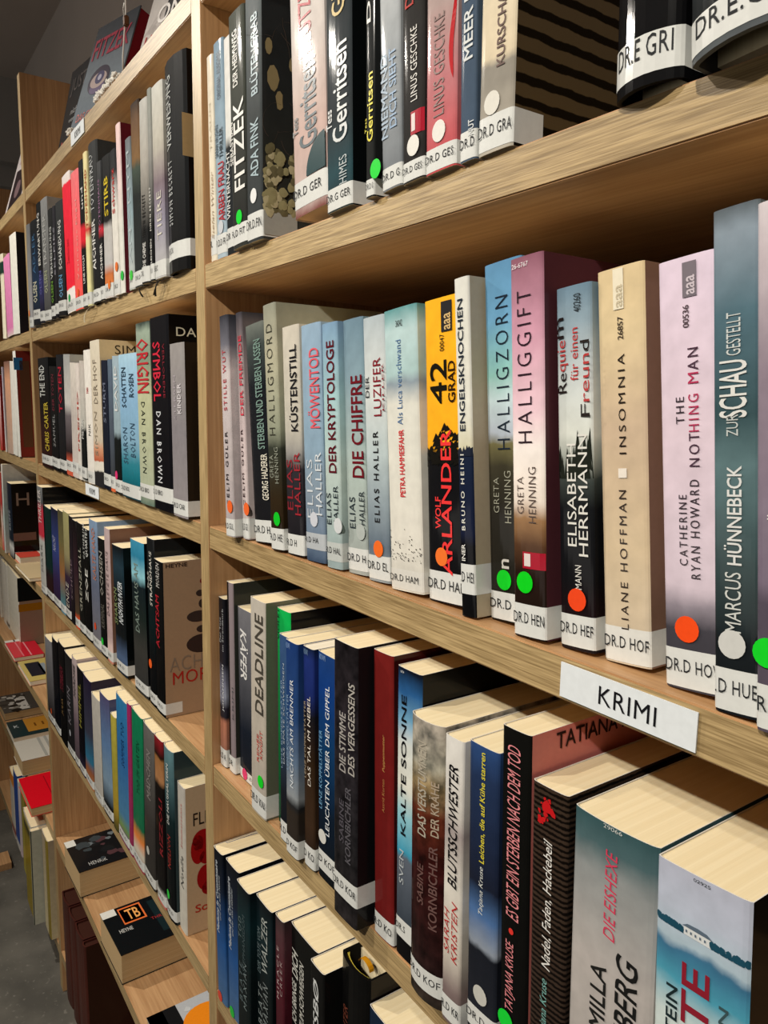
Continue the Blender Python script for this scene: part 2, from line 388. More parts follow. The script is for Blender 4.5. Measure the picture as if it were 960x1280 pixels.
        for i in range(60):
            u = rr.choice([rr.uniform(.02, .32), rr.uniform(.6, .99)]); r = rr.uniform(.0008, .0022); k_ = len(V); V.append(P(u, zh + r, .0004))
            for j in range(7): V.append(P(min(.999, max(0.001, u + r * math.cos(j * .9) / w * rr.uniform(.6, 1))), zh + r + r * math.sin(j * .9), .0004))
            F += [(k_, k_ + 1 + j, k_ + 1 + (j + 1) % 7) for j in range(7)]
        mesh_obj('printed_trees', V, F, flat('#1f4c60', .4, .3), root)
    if 'ribbon' in B:
        V = []; F = []
        for i in range(9):
            an = i / 8 * math.pi; V += [(w * .55 + .009 * math.cos(an), .012, top + .001 + .006 * math.sin(an)), (w * .55 + .009 * math.cos(an), .017, top + .001 + .006 * math.sin(an))]
        mesh_obj('ribbon', V, [(2*i, 2*i+1, 2*i+3, 2*i+2) for i in range(8)], flat(B['ribbon'], .5), root)
        mesh_obj('yellow_lining', [(.002 + u * (w - .004), spine_y(u, rnd) + dy, top + .0009) for u in [i / 10 for i in range(11)] for dy in (.0032, .0058)], [(2*i, 2*i+2, 2*i+3, 2*i+1) for i in range(10)], flat('#d8c850', .6), root)
    # cover picture on the right-hand face
    X = w + .0004
    if B.get('side') == 'floral':
        rr = random.Random(21); V = []; F = []
        for i in range(170):
            d = rr.uniform(.003, .075); z = .024 + rr.random() ** 1.2 * .056; r = rr.uniform(.0028, .0048); k_ = len(V); e_ = i * .000008
            V.append((X + .0003 + e_, d, z))
            for j in range(9):
                an = j * 2 * math.pi / 9; q = r * rr.uniform(.75, 1.1); V.append((X + e_, d + q * math.cos(an), z + q * 1.1 * math.sin(an)))
            F += [(k_, k_ + 1 + j, k_ + 1 + (j + 1) % 9) for j in range(9)]
        o = mesh_obj('printed_blossoms', V, F, [flat('#9c946c', .5), flat('#6c6548', .5), flat('#bcb28c', .5)], root, [(i // 9) % 3 for i in range(170 * 9)])
        V = []; F = []
        for c_ in range(12):
            d0, z0_ = rr.uniform(0, .05), rr.uniform(.08, .2); a0 = rr.uniform(0, 6)
            for i in range(13):
                d0 += .0035 * math.cos(a0); z0_ += .0035 * math.sin(a0); a0 += rr.uniform(-.3, .45); k_ = len(V); V += [(X, d0, z0_), (X, d0 + .0004, z0_ + .0003)]
                if i: F.append((k_ - 2, k_ - 1, k_ + 1, k_))
        mesh_obj('printed_vines', V, F, flat('#4c4038', .5), root)
        V = []; F = []
        for (d, z, r) in ((.012, .135, .011), (.018, .118, .008), (.03, .15, .006), (.008, .16, .007)):
            k_ = len(V); V.append((X, d, z))
            for j in range(9): V.append((X, d + r * .5 * math.cos(j * .7) * rr.uniform(.7, 1.2), z + r * math.sin(j * .7)))
            F += [(k_, k_ + 1 + j, k_ + 1 + (j + 1) % 9) for j in range(9)]
        mesh_obj('printed_seed_head', V, F, flat('#8c7c58', .5), root)
        D2 = .035
        mesh_obj('cover_label', [(X + .0004, .002, .004), (X + .0004, D2, .004), (X + .0004, D2, .024), (X + .0004, .002, .024)], [(0, 1, 2, 3)], flat('#a4a49c', .4), root)
    for q in B.get('sf', []):
        if q[0] == 't':
            d0, d1, z0_, z1_, col, st = q[2:8]
            letter('cover_lettering', q[1], st, lambda a_, b_: (X + .0001, d0 + a_ * (d1 - d0), z0_ + b_ * (z1_ - z0_)), flat(col, .4), root)
        elif q[0] == 'e':
            V = [(X + .0001, q[1], q[2])] + [(X + .0001, q[1] + q[3] * math.cos(i * math.pi / 10), q[2] + q[4] * math.sin(i * math.pi / 10)) for i in range(20)]
            mesh_obj('cover_picture', V, [(0, 1 + i, 1 + (i + 1) % 20) for i in range(20)], flat(q[5], .5), root)
        else:
            mesh_obj('cover_picture', [(X + .00005, q[1], q[2]), (X + .00005, q[3], q[2]), (X + .00005, q[3], q[4]), (X + .00005, q[1], q[4])], [(0, 1, 2, 3)], flat(q[5], .5), root)
    return root
SHELF_Z = {0: 1.7998, 1: 1.5225, 2: 1.2452, 3: .9679, 4: .6821, 5: .3911, 6: .1059}
TH = .02506
XD = [.1475, -.8106, -1.7685, -2.7264]   # left faces of the uprights
# ------------------------------------------------------------------ the room
BACKM = plain_noise('shade_dark_back_board', '#241c16', '#2c231b', 8, .8)  # near-black stands for the deep shade behind the books, put into the colour
def struct(o): o['kind'] = 'structure'; return o
WALLM = plain_noise('wall_paint', '#d2cbc5', '#dad3cd', 3, .9)
CEILM = plain_noise('ceiling_paint', '#b4aba3', '#bcb3ab', 3, .9)
FLOORM = plain_noise('worn_concrete', '#4c4a44', '#67645c', 9, .75, .3)
nt = FLOORM.node_tree; b_ = nt.nodes['Principled BSDF']; tc_ = node(nt, 'ShaderNodeTexCoord'); n_ = node(nt, 'ShaderNodeTexNoise', Scale=70.0, Detail=3.0)
nt.links.new(tc_.outputs['Object'], n_.inputs['Vector']); rp_ = node(nt, 'ShaderNodeValToRGB'); nt.links.new(n_.outputs['Fac'], rp_.inputs[0])
rp_.color_ramp.elements[0].position = .62; rp_.color_ramp.elements[1].position = .74; rp_.color_ramp.elements[0].color = (0, 0, 0, 1); rp_.color_ramp.elements[1].color = (.5, .5, .5, 1)
mx_ = node(nt, 'ShaderNodeMix', data_type='RGBA'); src = [l for l in nt.links if l.to_socket == b_.inputs['Base Color']][0].from_socket
nt.links.new(rp_.outputs[0], mx_.inputs[0]); nt.links.new(src, mx_.inputs[6]); mx_.inputs[7].default_value = lin('#8f8b82'); nt.links.new(mx_.outputs[2], b_.inputs['Base Color'])
X0, X1, Y0, Y1, ZC = -3.65, 2.4, -3.0, .30, 2.611
struct(box('floor', X0 - .1, X1 + .1, Y0 - .1, Y1 + .1, -.1, 0, FLOORM))
struct(box('ceiling', X0 - .1, X1 + .1, Y0 - .1, Y1 + .1, ZC, ZC + .1, CEILM))
struct(box('wall_back', X0 - .1, X1 + .1, Y1, Y1 + .1, 0, ZC, WALLM))
DARKW = plain_noise('dark_wall_paint', '#5a544e', '#625c56', 3, .9)
struct(box('wall_front', X0 - .1, X1 + .1, Y0 - .1, Y0, 0, ZC, DARKW))
struct(box('wall_left', X0 - .1, X0, Y0, Y1, 0, ZC, plain_noise('far_wall_paint', '#d0ccca', '#d8d4d2', 3, .9)))
struct(box('wall_right', X1, X1 + .1, Y0, Y1, 0, ZC, DARKW))
DUCT = flat('#a8a6a3', .7)
struct(box('trim_1', X0, X0 + .22, Y0, Y1, 2.30, ZC, DUCT))
struct(box('trim_2', X0, X0 + .16, Y0, Y1, 2.22, 2.30, DUCT))
struct(box('trim_3', X0, X0 + .10, Y0, Y1, 2.13, 2.22, DUCT))
# ------------------------------------------------------------------ bookcase
case = empty('bookcase', (0, 0, 0), 'light oak bookcase of three bays standing along the wall, full of books', 'bookcase')
for x in XD:
    box('upright', x, x + TH, 0, .285, 0, 2.022 if x < -1 else 2.30, [WOOD_Z, WOOD_ZE], case, [0, 0, 1, 0, 0, 0], .0006)
for i in range(3):
    xl, xr = XD[i + 1] + TH + .0004, XD[i] - .0004
    for s, z in SHELF_Z.items():
        box('shelf', xl, xr, .0004, .278, z - TH, z, [WOOD_X, WOOD_XE], case, [0, 0, 1, 0, 0, 0], .0009)
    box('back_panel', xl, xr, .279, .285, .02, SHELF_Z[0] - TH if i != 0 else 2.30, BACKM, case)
    box('plinth_board', xl, xr, .03, .045, 0, SHELF_Z[6] - TH - .0004, WOOD_X, case)
def sign(x0, x1, zc, h, text, tilt=0):
    o = box('shelf_sign', x0, x1, -.0011, -.0003, zc - h / 2, zc + h / 2, flat('#e3e9ec', .5, 0, 'sign'), case)
    ww = (x1 - x0)
    letter('lettering', text, '', lambda a, b: (x0 + ww * (.32 + .42 * a), -.00135, zc - h * .26 + b * h * .5), flat('#18181c', .5), o, 4)
sign(-.2735, -.1905, 1.2325, .0195, 'KRIMI')
sign(-1.337, -1.253, 1.788, .0205, 'KRIMI')
sign(-1.33, -1.246, 1.2325, .019, 'KRIMI')
box('wooden_plinth', -2.40, -2.33, -.38, -.02, .0002, .02, WOOD_X); q = bpy.data.objects['wooden_plinth']
q['label'] = 'low loose wooden strip lying on the floor at the far bay'; q['category'] = 'wooden strip'
ROWS = []
ROWS.append(dict(shelf=1, group='crime novels on the upper shelf of the near bay', books=[
  {'d': 'thin cream paperback beside the upright, first on the upper near shelf', 'x': -0.7726, 'y': 0.002, 'a': -0.025, 'h': 0.1977, 'w': 0.0144, 'c': [(0, '#d8d0bc'), (1, '#dcd4c2')], 't': [('Stefan Winter', 0.4, 0.8, 0.1066, 0.4422, '#b09a80', 'i'), ('TRAUM', 0.4, 0.7, 0.5406, 0.7722, '#c9bba0', '')], 'lab': ('R.', 0.0059, 0.0251, '#dcdeda')},
  {'d': 'blue-grey paperback with red ARBEN FRAU lettering, upper near shelf', 'x': -0.7568, 'y': 0.002, 'a': -0.0182, 'h': 0.2037, 'w': 0.0237, 'c': [(0, '#9fb0ba'), (0.35, '#8fa3b0'), (1, '#7e95a6')], 't': [('ARBEN FRAU', 0.35, 0.98, 0.1714, 0.4466, '#b3303a', 'b'), ('SARAH VAUGHN', 0.1, 0.45, 0.4769, 0.6248, '#33454f', 'b'), ('THRILLER', 0.55, 0.9, 0.4632, 0.6022, '#33454f', 'b'), ('ORIGINAL AUSGABE', 0.4, 0.8, 0.7337, 0.9492, '#4a6070', 'b')], 'lab': ('R.D.D FR', 0.0044, 0.0232, '#dcdeda'), 'dot': (0.549, 0.1458, '#c9cdd2')},
  {'d': 'white spine with dark lower half, left of the black spine with huge capitals', 'x': -0.7313, 'y': 0.002, 'a': -0.0202, 'h': 0.1992, 'w': 0.0271, 'c': [(0, '#191e21'), (0.5, '#191e21'), (0.55, '#d5d6d2'), (1, '#dddcd8')], 't': [('WINTERNACHT', 0.145, 0.434, 0.1677, 0.4846, '#d8dad8', 'b')], 'lab': ('DR', 0.0068, 0.0251, '#dcdeda')},
  {'d': 'black spine with huge white capitals running up it and a green dot', 'x': -0.7012, 'y': -0.005, 'a': -0.0284, 'h': 0.2066, 'w': 0.0331, 'c': [(0, '#2e302c'), (0.15, '#242523'), (1, '#494d45')], 't': [('FITZEK', 0.28, 0.95, 0.2448, 0.6268, '#e9e9e4', 'b'), ('DER HEIMWEG', 0.3, 0.62, 0.6886, 0.9208, '#dcdcd6', 'b'), ('SEBASTIAN', 0.02, 0.24, 0.3677, 0.5502, '#dcdcd6', 'b')], 'lab': ('R.D FIT', 0.0036, 0.0212, '#dcdeda'), 'dot': (0.536, 0.1305, '#18d838')},
  {'d': 'tall dark grey spine with pale blue letters beside its dark flower-picture cover', 'x': -0.6667, 'y': -0.006, 'a': -0.0074, 'h': 0.218, 'w': 0.0314, 'c': [(0, '#303436'), (0.5, '#3f4445'), (1, '#6d7476')], 't': [('ADA FINK', 0.35, 0.85, 0.2467, 0.4703, '#a9bdc4', 'b'), ('BLÜTENGRAB', 0.35, 0.85, 0.5609, 0.8637, '#9fb4bc', 'b')], 'lab': ('DR.D.FIN', 0.0024, 0.0248, '#dcdeda'), 'dot': (0.524, 0.1789, '#e6e8e8'), 'side': 'floral', 'sidelab': 1},
  {'d': 'grey-pink spine with red BLUTZ lettering and dark teal half circle', 'x': -0.5806, 'y': -0.003, 'a': -0.056, 'h': 0.215, 'w': 0.0532, 'c': [(0, '#7a4a44'), (0.05, '#b7a49e'), (0.3, '#c3aaa2'), (0.6, '#cfc6c0'), (1, '#dcdad6')], 't': [('Gerritsen', 0.25, 0.78, 0.2319, 0.528, '#5f6a70', 'b'), ('Tess', 0.05, 0.22, 0.2953, 0.3588, '#6f787c', 'b'), ('BLUTZEUGE', 0.3, 0.68, 0.5526, 0.9078, '#b0303c', 'b')], 'lab': ('DR.D GER', 0.0069, 0.0273, '#dcdeda'), 'half': '#1f4044', 'lift': 6},
  {'d': 'glossy black spine with tall silver lettering beside the half circle spine', 'x': -0.526, 'y': -0.004, 'a': -0.0287, 'h': 0.215, 'w': 0.0354, 'c': [(0, '#243033'), (0.12, '#29464d'), (0.3, '#303639'), (1, '#2e3438')], 't': [('Gerritsen', 0.3, 0.88, 0.2202, 0.5361, '#d0d4d4', 'b'), ('Tess', 0.05, 0.28, 0.2749, 0.341, '#d0d4d4', 'b'), ('HIMES', 0.55, 0.85, 0.0794, 0.1708, '#b8c2c4', ''), ('GRAB', 0.3, 0.8, 0.6271, 0.8266, '#c8b070', 'b')], 'lab': ('DR.G GER', 0.001, 0.0168, '#dcdeda'), 'sidec': '#0c1011', 'sidelab': 1},
  {'d': 'black spine with tall yellow lettering and green dot, upper near shelf', 'x': -0.47, 'y': -0.005, 'a': -0.025, 'h': 0.215, 'w': 0.0104, 'c': [(0, '#1b1d1c'), (1, '#292c2e')], 't': [('Gerritsen', 0.25, 0.95, 0.1712, 0.3797, '#e2d640', 'b'), ('Tess', 0.0, 0.22, 0.2026, 0.2468, '#e2d640', ''), ('DIE', 0.25, 0.7, 0.5297, 0.6708, '#e4e4e0', 'b')], 'lab': ('DR.D G', 0.001, 0.012, '#dcdeda'), 'dot': (1.287, 0.0791, '#18d838')},
  {'d': 'silver grey spine with pale blue lettering right of the black spine with yellow lettering', 'x': -0.4512, 'y': -0.004, 'a': -0.0574, 'h': 0.215, 'w': 0.0224, 'c': [(0, '#70757a'), (0.4, '#9aa0a4'), (0.8, '#c9cccd'), (1, '#d8dada')], 't': [('NIEMAND', 0.08, 0.42, 0.1582, 0.4089, '#9fb2c4', 'b'), ('DICH SIEHT', 0.5, 0.85, 0.1795, 0.4142, '#8ea8c4', 'b')], 'lab': ('DR.D G', 0.001, 0.0148, '#dcdeda')},
  {'d': 'black spine with thin white lettering, small red square and white dot, upper near shelf', 'x': -0.4274, 'y': -0.004, 'a': -0.0418, 'h': 0.215, 'w': 0.0229, 'c': [(0, '#282625'), (1, '#30302f')], 't': [('LINUS GESCHKE', 0.45, 0.75, 0.2261, 0.4339, '#dcdad4', ''), ('DAS', 0.2, 0.6, 0.496, 0.5844, '#b03028', 'b')], 'lab': ('DR.D GES', 0.001, 0.0128, '#dcdeda'), 'dot': (0.564, 0.1001, '#e3e1da'), 'redbox': (0.45, 1, 0.131, 0.197)},
  {'d': 'greyish pink spine with red smear and white dot, faint grey lettering', 'x': -0.4031, 'y': -0.004, 'a': -0.0274, 'h': 0.215, 'w': 0.0294, 'c': [(0, '#c04a50'), (0.25, '#b8767a'), (0.45, '#a89490'), (1, '#a39690')], 't': [('LINUS GESCHKE', 0.3, 0.65, 0.1508, 0.4237, '#8b7672', '')], 'lab': ('DR.D GES', 0.001, 0.0147, '#dcdeda'), 'dot': (0.495, 0.1088, '#e3e1da'), 'smear': '#b81820'},
  {'d': 'dark blue grey spine with white MEER lettering', 'x': -0.3706, 'y': -0.003, 'a': -0.0356, 'h': 0.215, 'w': 0.0141, 'c': [(0, '#435366'), (1, '#485869')], 't': [('MEER DER', 0.3, 0.85, 0.2614, 0.5154, '#d8dcdc', 'b'), ('NUT', 0.6, 0.95, 0.0633, 0.1048, '#d8dcdc', 'b')], 'lab': ('DR.D', 0.001, 0.0169, '#dcdeda')},
  {'d': 'cream spine with KURSCH lettering, dark slatted wood picture on its cover', 'x': -0.3551, 'y': -0.0025, 'a': -0.0097, 'h': 0.215, 'w': 0.0284, 'c': [(0, '#b0a99b'), (0.17, '#8f8a80'), (0.22, '#8f8a80'), (0.24, '#d6c8ac'), (1, '#e0d8c4')], 't': [('KURSCHATTEN', 0.52, 0.76, 0.2065, 0.478, '#6f5c56', 'b')], 'lab': ('DR.D GRA', 0.0018, 0.0203, '#dcdeda'), 'dot': (0.428, 0.1236, '#dedcd2'), 'side': 'slats', 'sidelab': 1},
  {'d': 'rounded black hardback with white band lettered DR.E GRI', 'x': -0.2565, 'y': -0.009, 'a': -0.04, 'h': 0.205, 'w': 0.036, 'c': [(0, '#09090b'), (1, '#0e0e10')], 't': [], 'lab': ('DR.E GRI', 0.0048, 0.0219, '#dcdeda'), 'rnd': 7, 'hc': 1},
  {'d': 'rounded dark grey hardback at the top right with band lettered DR.E.GR', 'x': -0.2111, 'y': -0.018, 'a': -0.0793, 'h': 0.205, 'w': 0.052, 'c': [(0, '#565b5e'), (0.08, '#232628'), (0.3, '#3e4345'), (1, '#55595b')], 't': [], 'lab': ('DR.E.GRI', 0.0026, 0.0169, '#dcdeda'), 'rnd': 8, 'hc': 1},
]))
ROWS.append(dict(shelf=2, group='crime novels standing on the KRIMI shelf', books=[
  {'d': 'grey-violet spine with red STILLE WUT lettering and orange dot, first on the KRIMI shelf', 'x': -0.7177, 'y': -0.0089, 'a': -0.0507, 'h': 0.2179, 'w': 0.0209, 'c': [(0, '#a9a2a4'), (0.3, '#b0a7a8'), (0.75, '#c5bcbc'), (0.87, '#6a6a74'), (1, '#2e3038')], 't': [('STILLE WUT', 0.35, 0.72, 0.5765, 0.8483, '#b85058', 'bw'), ('ÇELIM GÜLER', 0.28, 0.72, 0.1421, 0.4826, '#2a2326', 'bw')], 'lab': ('R.D GUL', 0.001, 0.018, '#dcdeda'), 'dot': (0.683, 0.1396, '#ee6a30')},
  {'d': 'grey-violet spine with red DER FREMDE lettering and orange dot', 'x': -0.693, 'y': -0.0011, 'a': -0.0615, 'h': 0.22, 'w': 0.0136, 'c': [(0, '#c0b6b4'), (0.4, '#cbbcbc'), (0.8, '#9a8c8e'), (1, '#393940')], 't': [('DER FREMDE', 0.45, 0.95, 0.5519, 0.8997, '#d0384c', 'b'), ('ÇELIM GÜLER', 0.28, 0.75, 0.1503, 0.4924, '#3a2226', 'bw')], 'lab': ('R.D GU', 0.001, 0.0207, '#dcdeda'), 'dot': (0.886, 0.1373, '#ee6a30')},
  {'d': 'black spine with small white and grey-green lettering, third on the KRIMI shelf', 'x': -0.6703, 'y': 0.0013, 'a': -0.0987, 'h': 0.2065, 'w': 0.0396, 'c': [(0, '#161619'), (0.72, '#15191e'), (0.9, '#3b4342'), (1, '#6a706a')], 't': [('GEORG HADERER', 0.586, 0.926, 0.1986, 0.4092, '#dcd8c8', 'b'), ('STERBEN UND STERBEN LASSEN', 0.472, 0.85, 0.4316, 0.9247, '#7d9a90', 'b')], 'lab': ('DR.D H', 0.001, 0.0219, '#dcdeda')},
  {'d': 'tall olive grey spine with thin HALLIGMORD lettering and green dot', 'x': -0.6293, 'y': -0.0017, 'a': -0.0726, 'h': 0.2212, 'w': 0.0248, 'c': [(0, '#21180c'), (0.22, '#2e2314'), (0.42, '#32362e'), (0.5, '#8f9480'), (0.8, '#aeab94'), (1, '#8e8f80')], 't': [('HALLIGMORD', 0.3, 0.75, 0.4729, 0.9198, '#3a3a30', 'lw'), ('GRETA', 0.2, 0.5, 0.2995, 0.3916, '#a0a596', 'l'), ('HENNING', 0.6, 0.9, 0.2773, 0.4236, '#a0a596', 'l')], 'lab': ('R.D HE', 0.001, 0.0202, '#dcdeda'), 'dot': (0.632, 0.1308, '#14c828')},
  {'d': 'spine pale above and black below with black KÜSTENSTILL lettering', 'x': -0.6031, 'y': 0.0018, 'a': -0.0565, 'h': 0.1997, 'w': 0.0303, 'c': [(0, '#121014'), (0.38, '#2e2c31'), (0.45, '#8d8b88'), (0.55, '#b8b4a8'), (1, '#c8c2b4')], 't': [('KÜSTENSTILL', 0.4, 0.9, 0.5468, 0.9164, '#1c1c20', 'b'), ('ELIAS', 0.15, 0.5, 0.2012, 0.4247, '#8f2832', ''), ('HALLER', 0.6, 0.95, 0.1812, 0.4567, '#a02c36', '')], 'lab': ('R.D H', 0.001, 0.0186, '#dcdeda')},
  {'d': 'pale blue spine with coral MÖWENTOD lettering and white dot', 'x': -0.5714, 'y': 0.0033, 'a': -0.0564, 'h': 0.1989, 'w': 0.0328, 'c': [(0, '#374860'), (0.08, '#66788e'), (0.3, '#7f8f9e'), (0.5, '#86a0b4'), (1, '#90aac0')], 't': [('MÖWENTOD', 0.35, 0.95, 0.5683, 0.8981, '#e0606c', 'b'), ('ELIAS', 0.2, 0.5, 0.1873, 0.4373, '#d8dfe4', 'l'), ('HALLER', 0.65, 0.95, 0.203, 0.4681, '#d8dfe4', '')], 'lab': ('R.D HA', 0.0105, 0.0245, '#b9bfc4'), 'dot': (0.53, 0.1827, '#cfd3dc')},
  {'d': 'pale aqua spine with dark red DER KRYPTOLOGE lettering and white dot', 'x': -0.5368, 'y': 0.004, 'a': -0.0583, 'h': 0.1978, 'w': 0.0238, 'c': [(0, '#8ea0a2'), (0.4, '#b4c4be'), (0.7, '#9ec0c4'), (1, '#7c9cb8')], 't': [('DER KRYPTOLOGE', 0.35, 0.85, 0.3961, 0.9272, '#5e1420', 'b'), ('ELIAS', 0.15, 0.45, 0.1827, 0.3125, '#26323a', ''), ('HALLER', 0.6, 0.9, 0.1738, 0.3444, '#26323a', '')], 'lab': ('R.D HAL', 0.0061, 0.0215, '#c3c9c6'), 'dot': (0.879, 0.1817, '#d4d8da')},
  {'d': 'grey-blue spine with dark red DIE CHIFFRE lettering, white dot low on it', 'x': -0.5108, 'y': 0.0087, 'a': -0.0628, 'h': 0.199, 'w': 0.0282, 'c': [(0, '#9aa09c'), (0.4, '#a9b8b2'), (0.8, '#7f98a4'), (1, '#6d8898')], 't': [('DIE CHIFFRE', 0.4, 0.98, 0.3849, 0.781, '#6e1420', 'b'), ('ELIAS', 0.2, 0.5, 0.1826, 0.3074, '#26323a', ''), ('HALLER', 0.7, 0.98, 0.2008, 0.3325, '#3a4448', '')], 'lab': ('DR.D H', 0.003, 0.0206, '#dcdeda'), 'dot': (0.764, 0.1715, '#b4bcb8')},
  {'d': 'white spine with red LUZIFER lettering, slate lower end and orange dot', 'x': -0.4802, 'y': 0.0082, 'a': -0.0677, 'h': 0.1982, 'w': 0.0283, 'c': [(0, '#8c9498'), (0.13, '#5c6a78'), (0.3, '#8c9aa2'), (0.5, '#b4c2c4'), (0.75, '#cfd4d2'), (1, '#aebabf')], 't': [('ELIAS HALLER', 0.42, 0.66, 0.2288, 0.574, '#1f2022', 'bw'), ('LUZIFER', 0.5, 0.85, 0.63, 0.8455, '#8a1828', ''), ('DER', 0.12, 0.3, 0.7025, 0.7808, '#303438', ''), ('KILLER', 0.9, 0.99, 0.6488, 0.821, '#8a1828', '')], 'lab': ('DR.D EL', 0.0019, 0.02, '#dcdeda'), 'dot': (0.565, 0.1279, '#f2702a')},
  {'d': 'broad white spine with blue-green sky at the top and small red lettering', 'x': -0.4479, 'y': 0.0068, 'a': -0.0807, 'h': 0.2007, 'w': 0.039, 'c': [(0, '#d6d2c6'), (0.06, '#cfccc2'), (0.2, '#dad7cc'), (0.66, '#d6d6cc'), (0.74, '#8c9aa4'), (0.78, '#a8c4c4'), (0.92, '#b6cfd0'), (1, '#5f9698')], 't': [('PETRA HAMMESFAHR', 0.42, 0.58, 0.3397, 0.5771, '#d83038', 'b'), ('Als Luca verschwand', 0.4, 0.56, 0.5941, 0.8895, '#5a7aa4', ''), ('36042', 0.42, 0.62, 0.9352, 0.9572, '#3c3c3c', 'h')], 'lab': ('DR.D HAM', 0.0012, 0.0155, '#dcdad2'), 'speck': 1},
  {'d': 'yellow spine turning black below with black 42 GRAD and red lettering, orange dot', 'x': -0.4075, 'y': 0.0108, 'a': -0.0671, 'h': 0.2038, 'w': 0.0388, 'c': [(0, '#101013'), (0.5, '#101013'), (0.52, '#f0aa20'), (1, '#f4b024')], 't': [('42', 0.173, 0.624, 0.6607, 0.8005, '#15130c', 'b'), ('GRAD', 0.658, 0.849, 0.6618, 0.7935, '#2a1508', 'b'), ('ARLANDER', 0.433, 0.71, 0.0973, 0.5762, '#ee3a3a', 'b'), ('WOLF', 0.26, 0.416, 0.2482, 0.3552, '#ee3a3a', 'b'), ('00047', 0.45, 0.572, 0.829, 0.8825, '#2a2418', '')], 'lab': ('DR.D HAF', 0.001, 0.0215, '#dcdeda'), 'dot': (0.415, 0.1555, '#f47830'), 'barc': (0.5, 0.78, 0.889, 0.985, '#2b2a2c'), 'sidec': '#d08c30', 'trees': (0.46, '#14120e')},
  {'d': 'tall cream spine above dark blue with ENGELSKNOCHEN lettering', 'x': -0.3642, 'y': 0.0039, 'a': -0.0824, 'h': 0.2133, 'w': 0.0138, 'c': [(0, '#0b0b0c'), (0.22, '#0e0f14'), (0.25, '#161c34'), (0.42, '#162038'), (0.485, '#192339'), (0.5, '#cdc8ac'), (0.6, '#dcdcd0'), (1, '#d8d8d0')], 't': [('ENGELSKNOCHEN', 0.28, 0.66, 0.5554, 0.9388, '#262e3a', 'b'), ('BRUNO HEINI', 0.25, 0.5, 0.2606, 0.4872, '#dcdcd4', 'bw'), ('INER', 0.2, 0.45, 0.1687, 0.2194, '#e6e6e0', 'b')], 'lab': ('.D HEI', 0.0147, 0.034, '#dcdeda'), 'sidec': '#b0a48c', 'ragged': (0.5, '#202636')},
  {'d': 'blue and teal spine with thin HALLIGZORN lettering and green dot', 'x': -0.349, 'y': 0.0153, 'a': -0.0812, 'h': 0.2205, 'w': 0.0318, 'c': [(0, '#1b1811'), (0.3, '#282621'), (0.44, '#3b382b'), (0.5, '#6e6947'), (0.53, '#aeb8c4'), (0.62, '#bfd4d8'), (0.7, '#8cc0b8'), (0.85, '#6aa0c4'), (1, '#5c8cb0')], 't': [('HALLIGZORN', 0.332, 0.677, 0.4868, 0.9063, '#1f2a38', 'lw'), ('GRETA', 0.193, 0.345, 0.3091, 0.4088, '#a8a896', 'l'), ('HENNING', 0.497, 0.677, 0.2821, 0.4268, '#a8a896', 'l'), ('n', 0.38, 0.587, 0.1523, 0.1796, '#d0ccc4', 'b')], 'lab': ('DR.D HI', 0.001, 0.0185, '#dcdeda'), 'dot': (0.445, 0.1198, '#18d82a')},
  {'d': 'pink and white spine with thin HALLIGGIFT lettering, red square, green dot', 'x': -0.3158, 'y': 0.0036, 'a': -0.0725, 'h': 0.2177, 'w': 0.0255, 'c': [(0, '#1c130e'), (0.18, '#231610'), (0.25, '#523724'), (0.32, '#94704c'), (0.37, '#e8dcd0'), (0.5, '#f0e8e2'), (0.6, '#e4c4ce'), (0.8, '#cc98ac'), (1, '#8a5a6a')], 't': [('HALLIGGIFT', 0.25, 0.68, 0.5205, 0.9136, '#30202a', 'lw'), ('GRETA', 0.2, 0.4, 0.334, 0.432, '#5a4a44', 'l'), ('HENNING', 0.55, 0.78, 0.311, 0.4577, '#5a4a44', 'l'), ('26-6767', 0.1, 0.6, 0.973, 0.9851, '#f0e8ec', 'h')], 'lab': ('DR.D HEN', 0.001, 0.0198, '#dcdeda'), 'dot': (0.411, 0.1503, '#10d820'), 'redbox': (0.35, 1, 0.188, 0.233), 'sidec': '#502a31'},
  {'d': 'black spine with two rows of white serif capitals, misty forest and orange-red dot', 'x': -0.2851, 'y': 0.0103, 'a': -0.083, 'h': 0.1988, 'w': 0.0244, 'c': [(0, '#1b1416'), (0.1, '#1c1013'), (0.2, '#121215'), (0.4, '#141619'), (0.48, '#3e4542'), (0.54, '#a4aaa2'), (0.6, '#d4d8d0'), (0.75, '#c4cccc'), (0.9, '#8ca0ac'), (1, '#6c8698')], 't': [('ELISABETH', 0.3, 0.56, 0.2919, 0.5749, '#e0dfd8', 's'), ('HERRMANN', 0.62, 0.88, 0.2664, 0.5995, '#e0dfd8', 's'), ('Re', 0.08, 0.33, 0.7145, 0.7692, '#241c1c', 's'), ('quie', 0.08, 0.38, 0.7733, 0.8581, '#b84040', 's'), ('m', 0.08, 0.26, 0.8635, 0.9199, '#241c1c', 's'), ('für einen', 0.44, 0.66, 0.7454, 0.8867, '#c04040', 's'), ('F', 0.72, 0.97, 0.6461, 0.6802, '#2c2624', 's'), ('reun', 0.8, 0.97, 0.6862, 0.8131, '#b84040', 's'), ('d', 0.72, 0.97, 0.82, 0.8495, '#2c2624', 's'), ('MANN', 0.5, 0.68, 0.1733, 0.2402, '#e0dfd8', ''), ('40260', 0.55, 0.75, 0.9271, 0.9756, '#30383c', '')], 'lab': ('DR.D HEF', 0.0018, 0.0198, '#dcdeda'), 'dot': (0.547, 0.1435, '#f04a20'), 'trees': (0.5, '#22261f')},
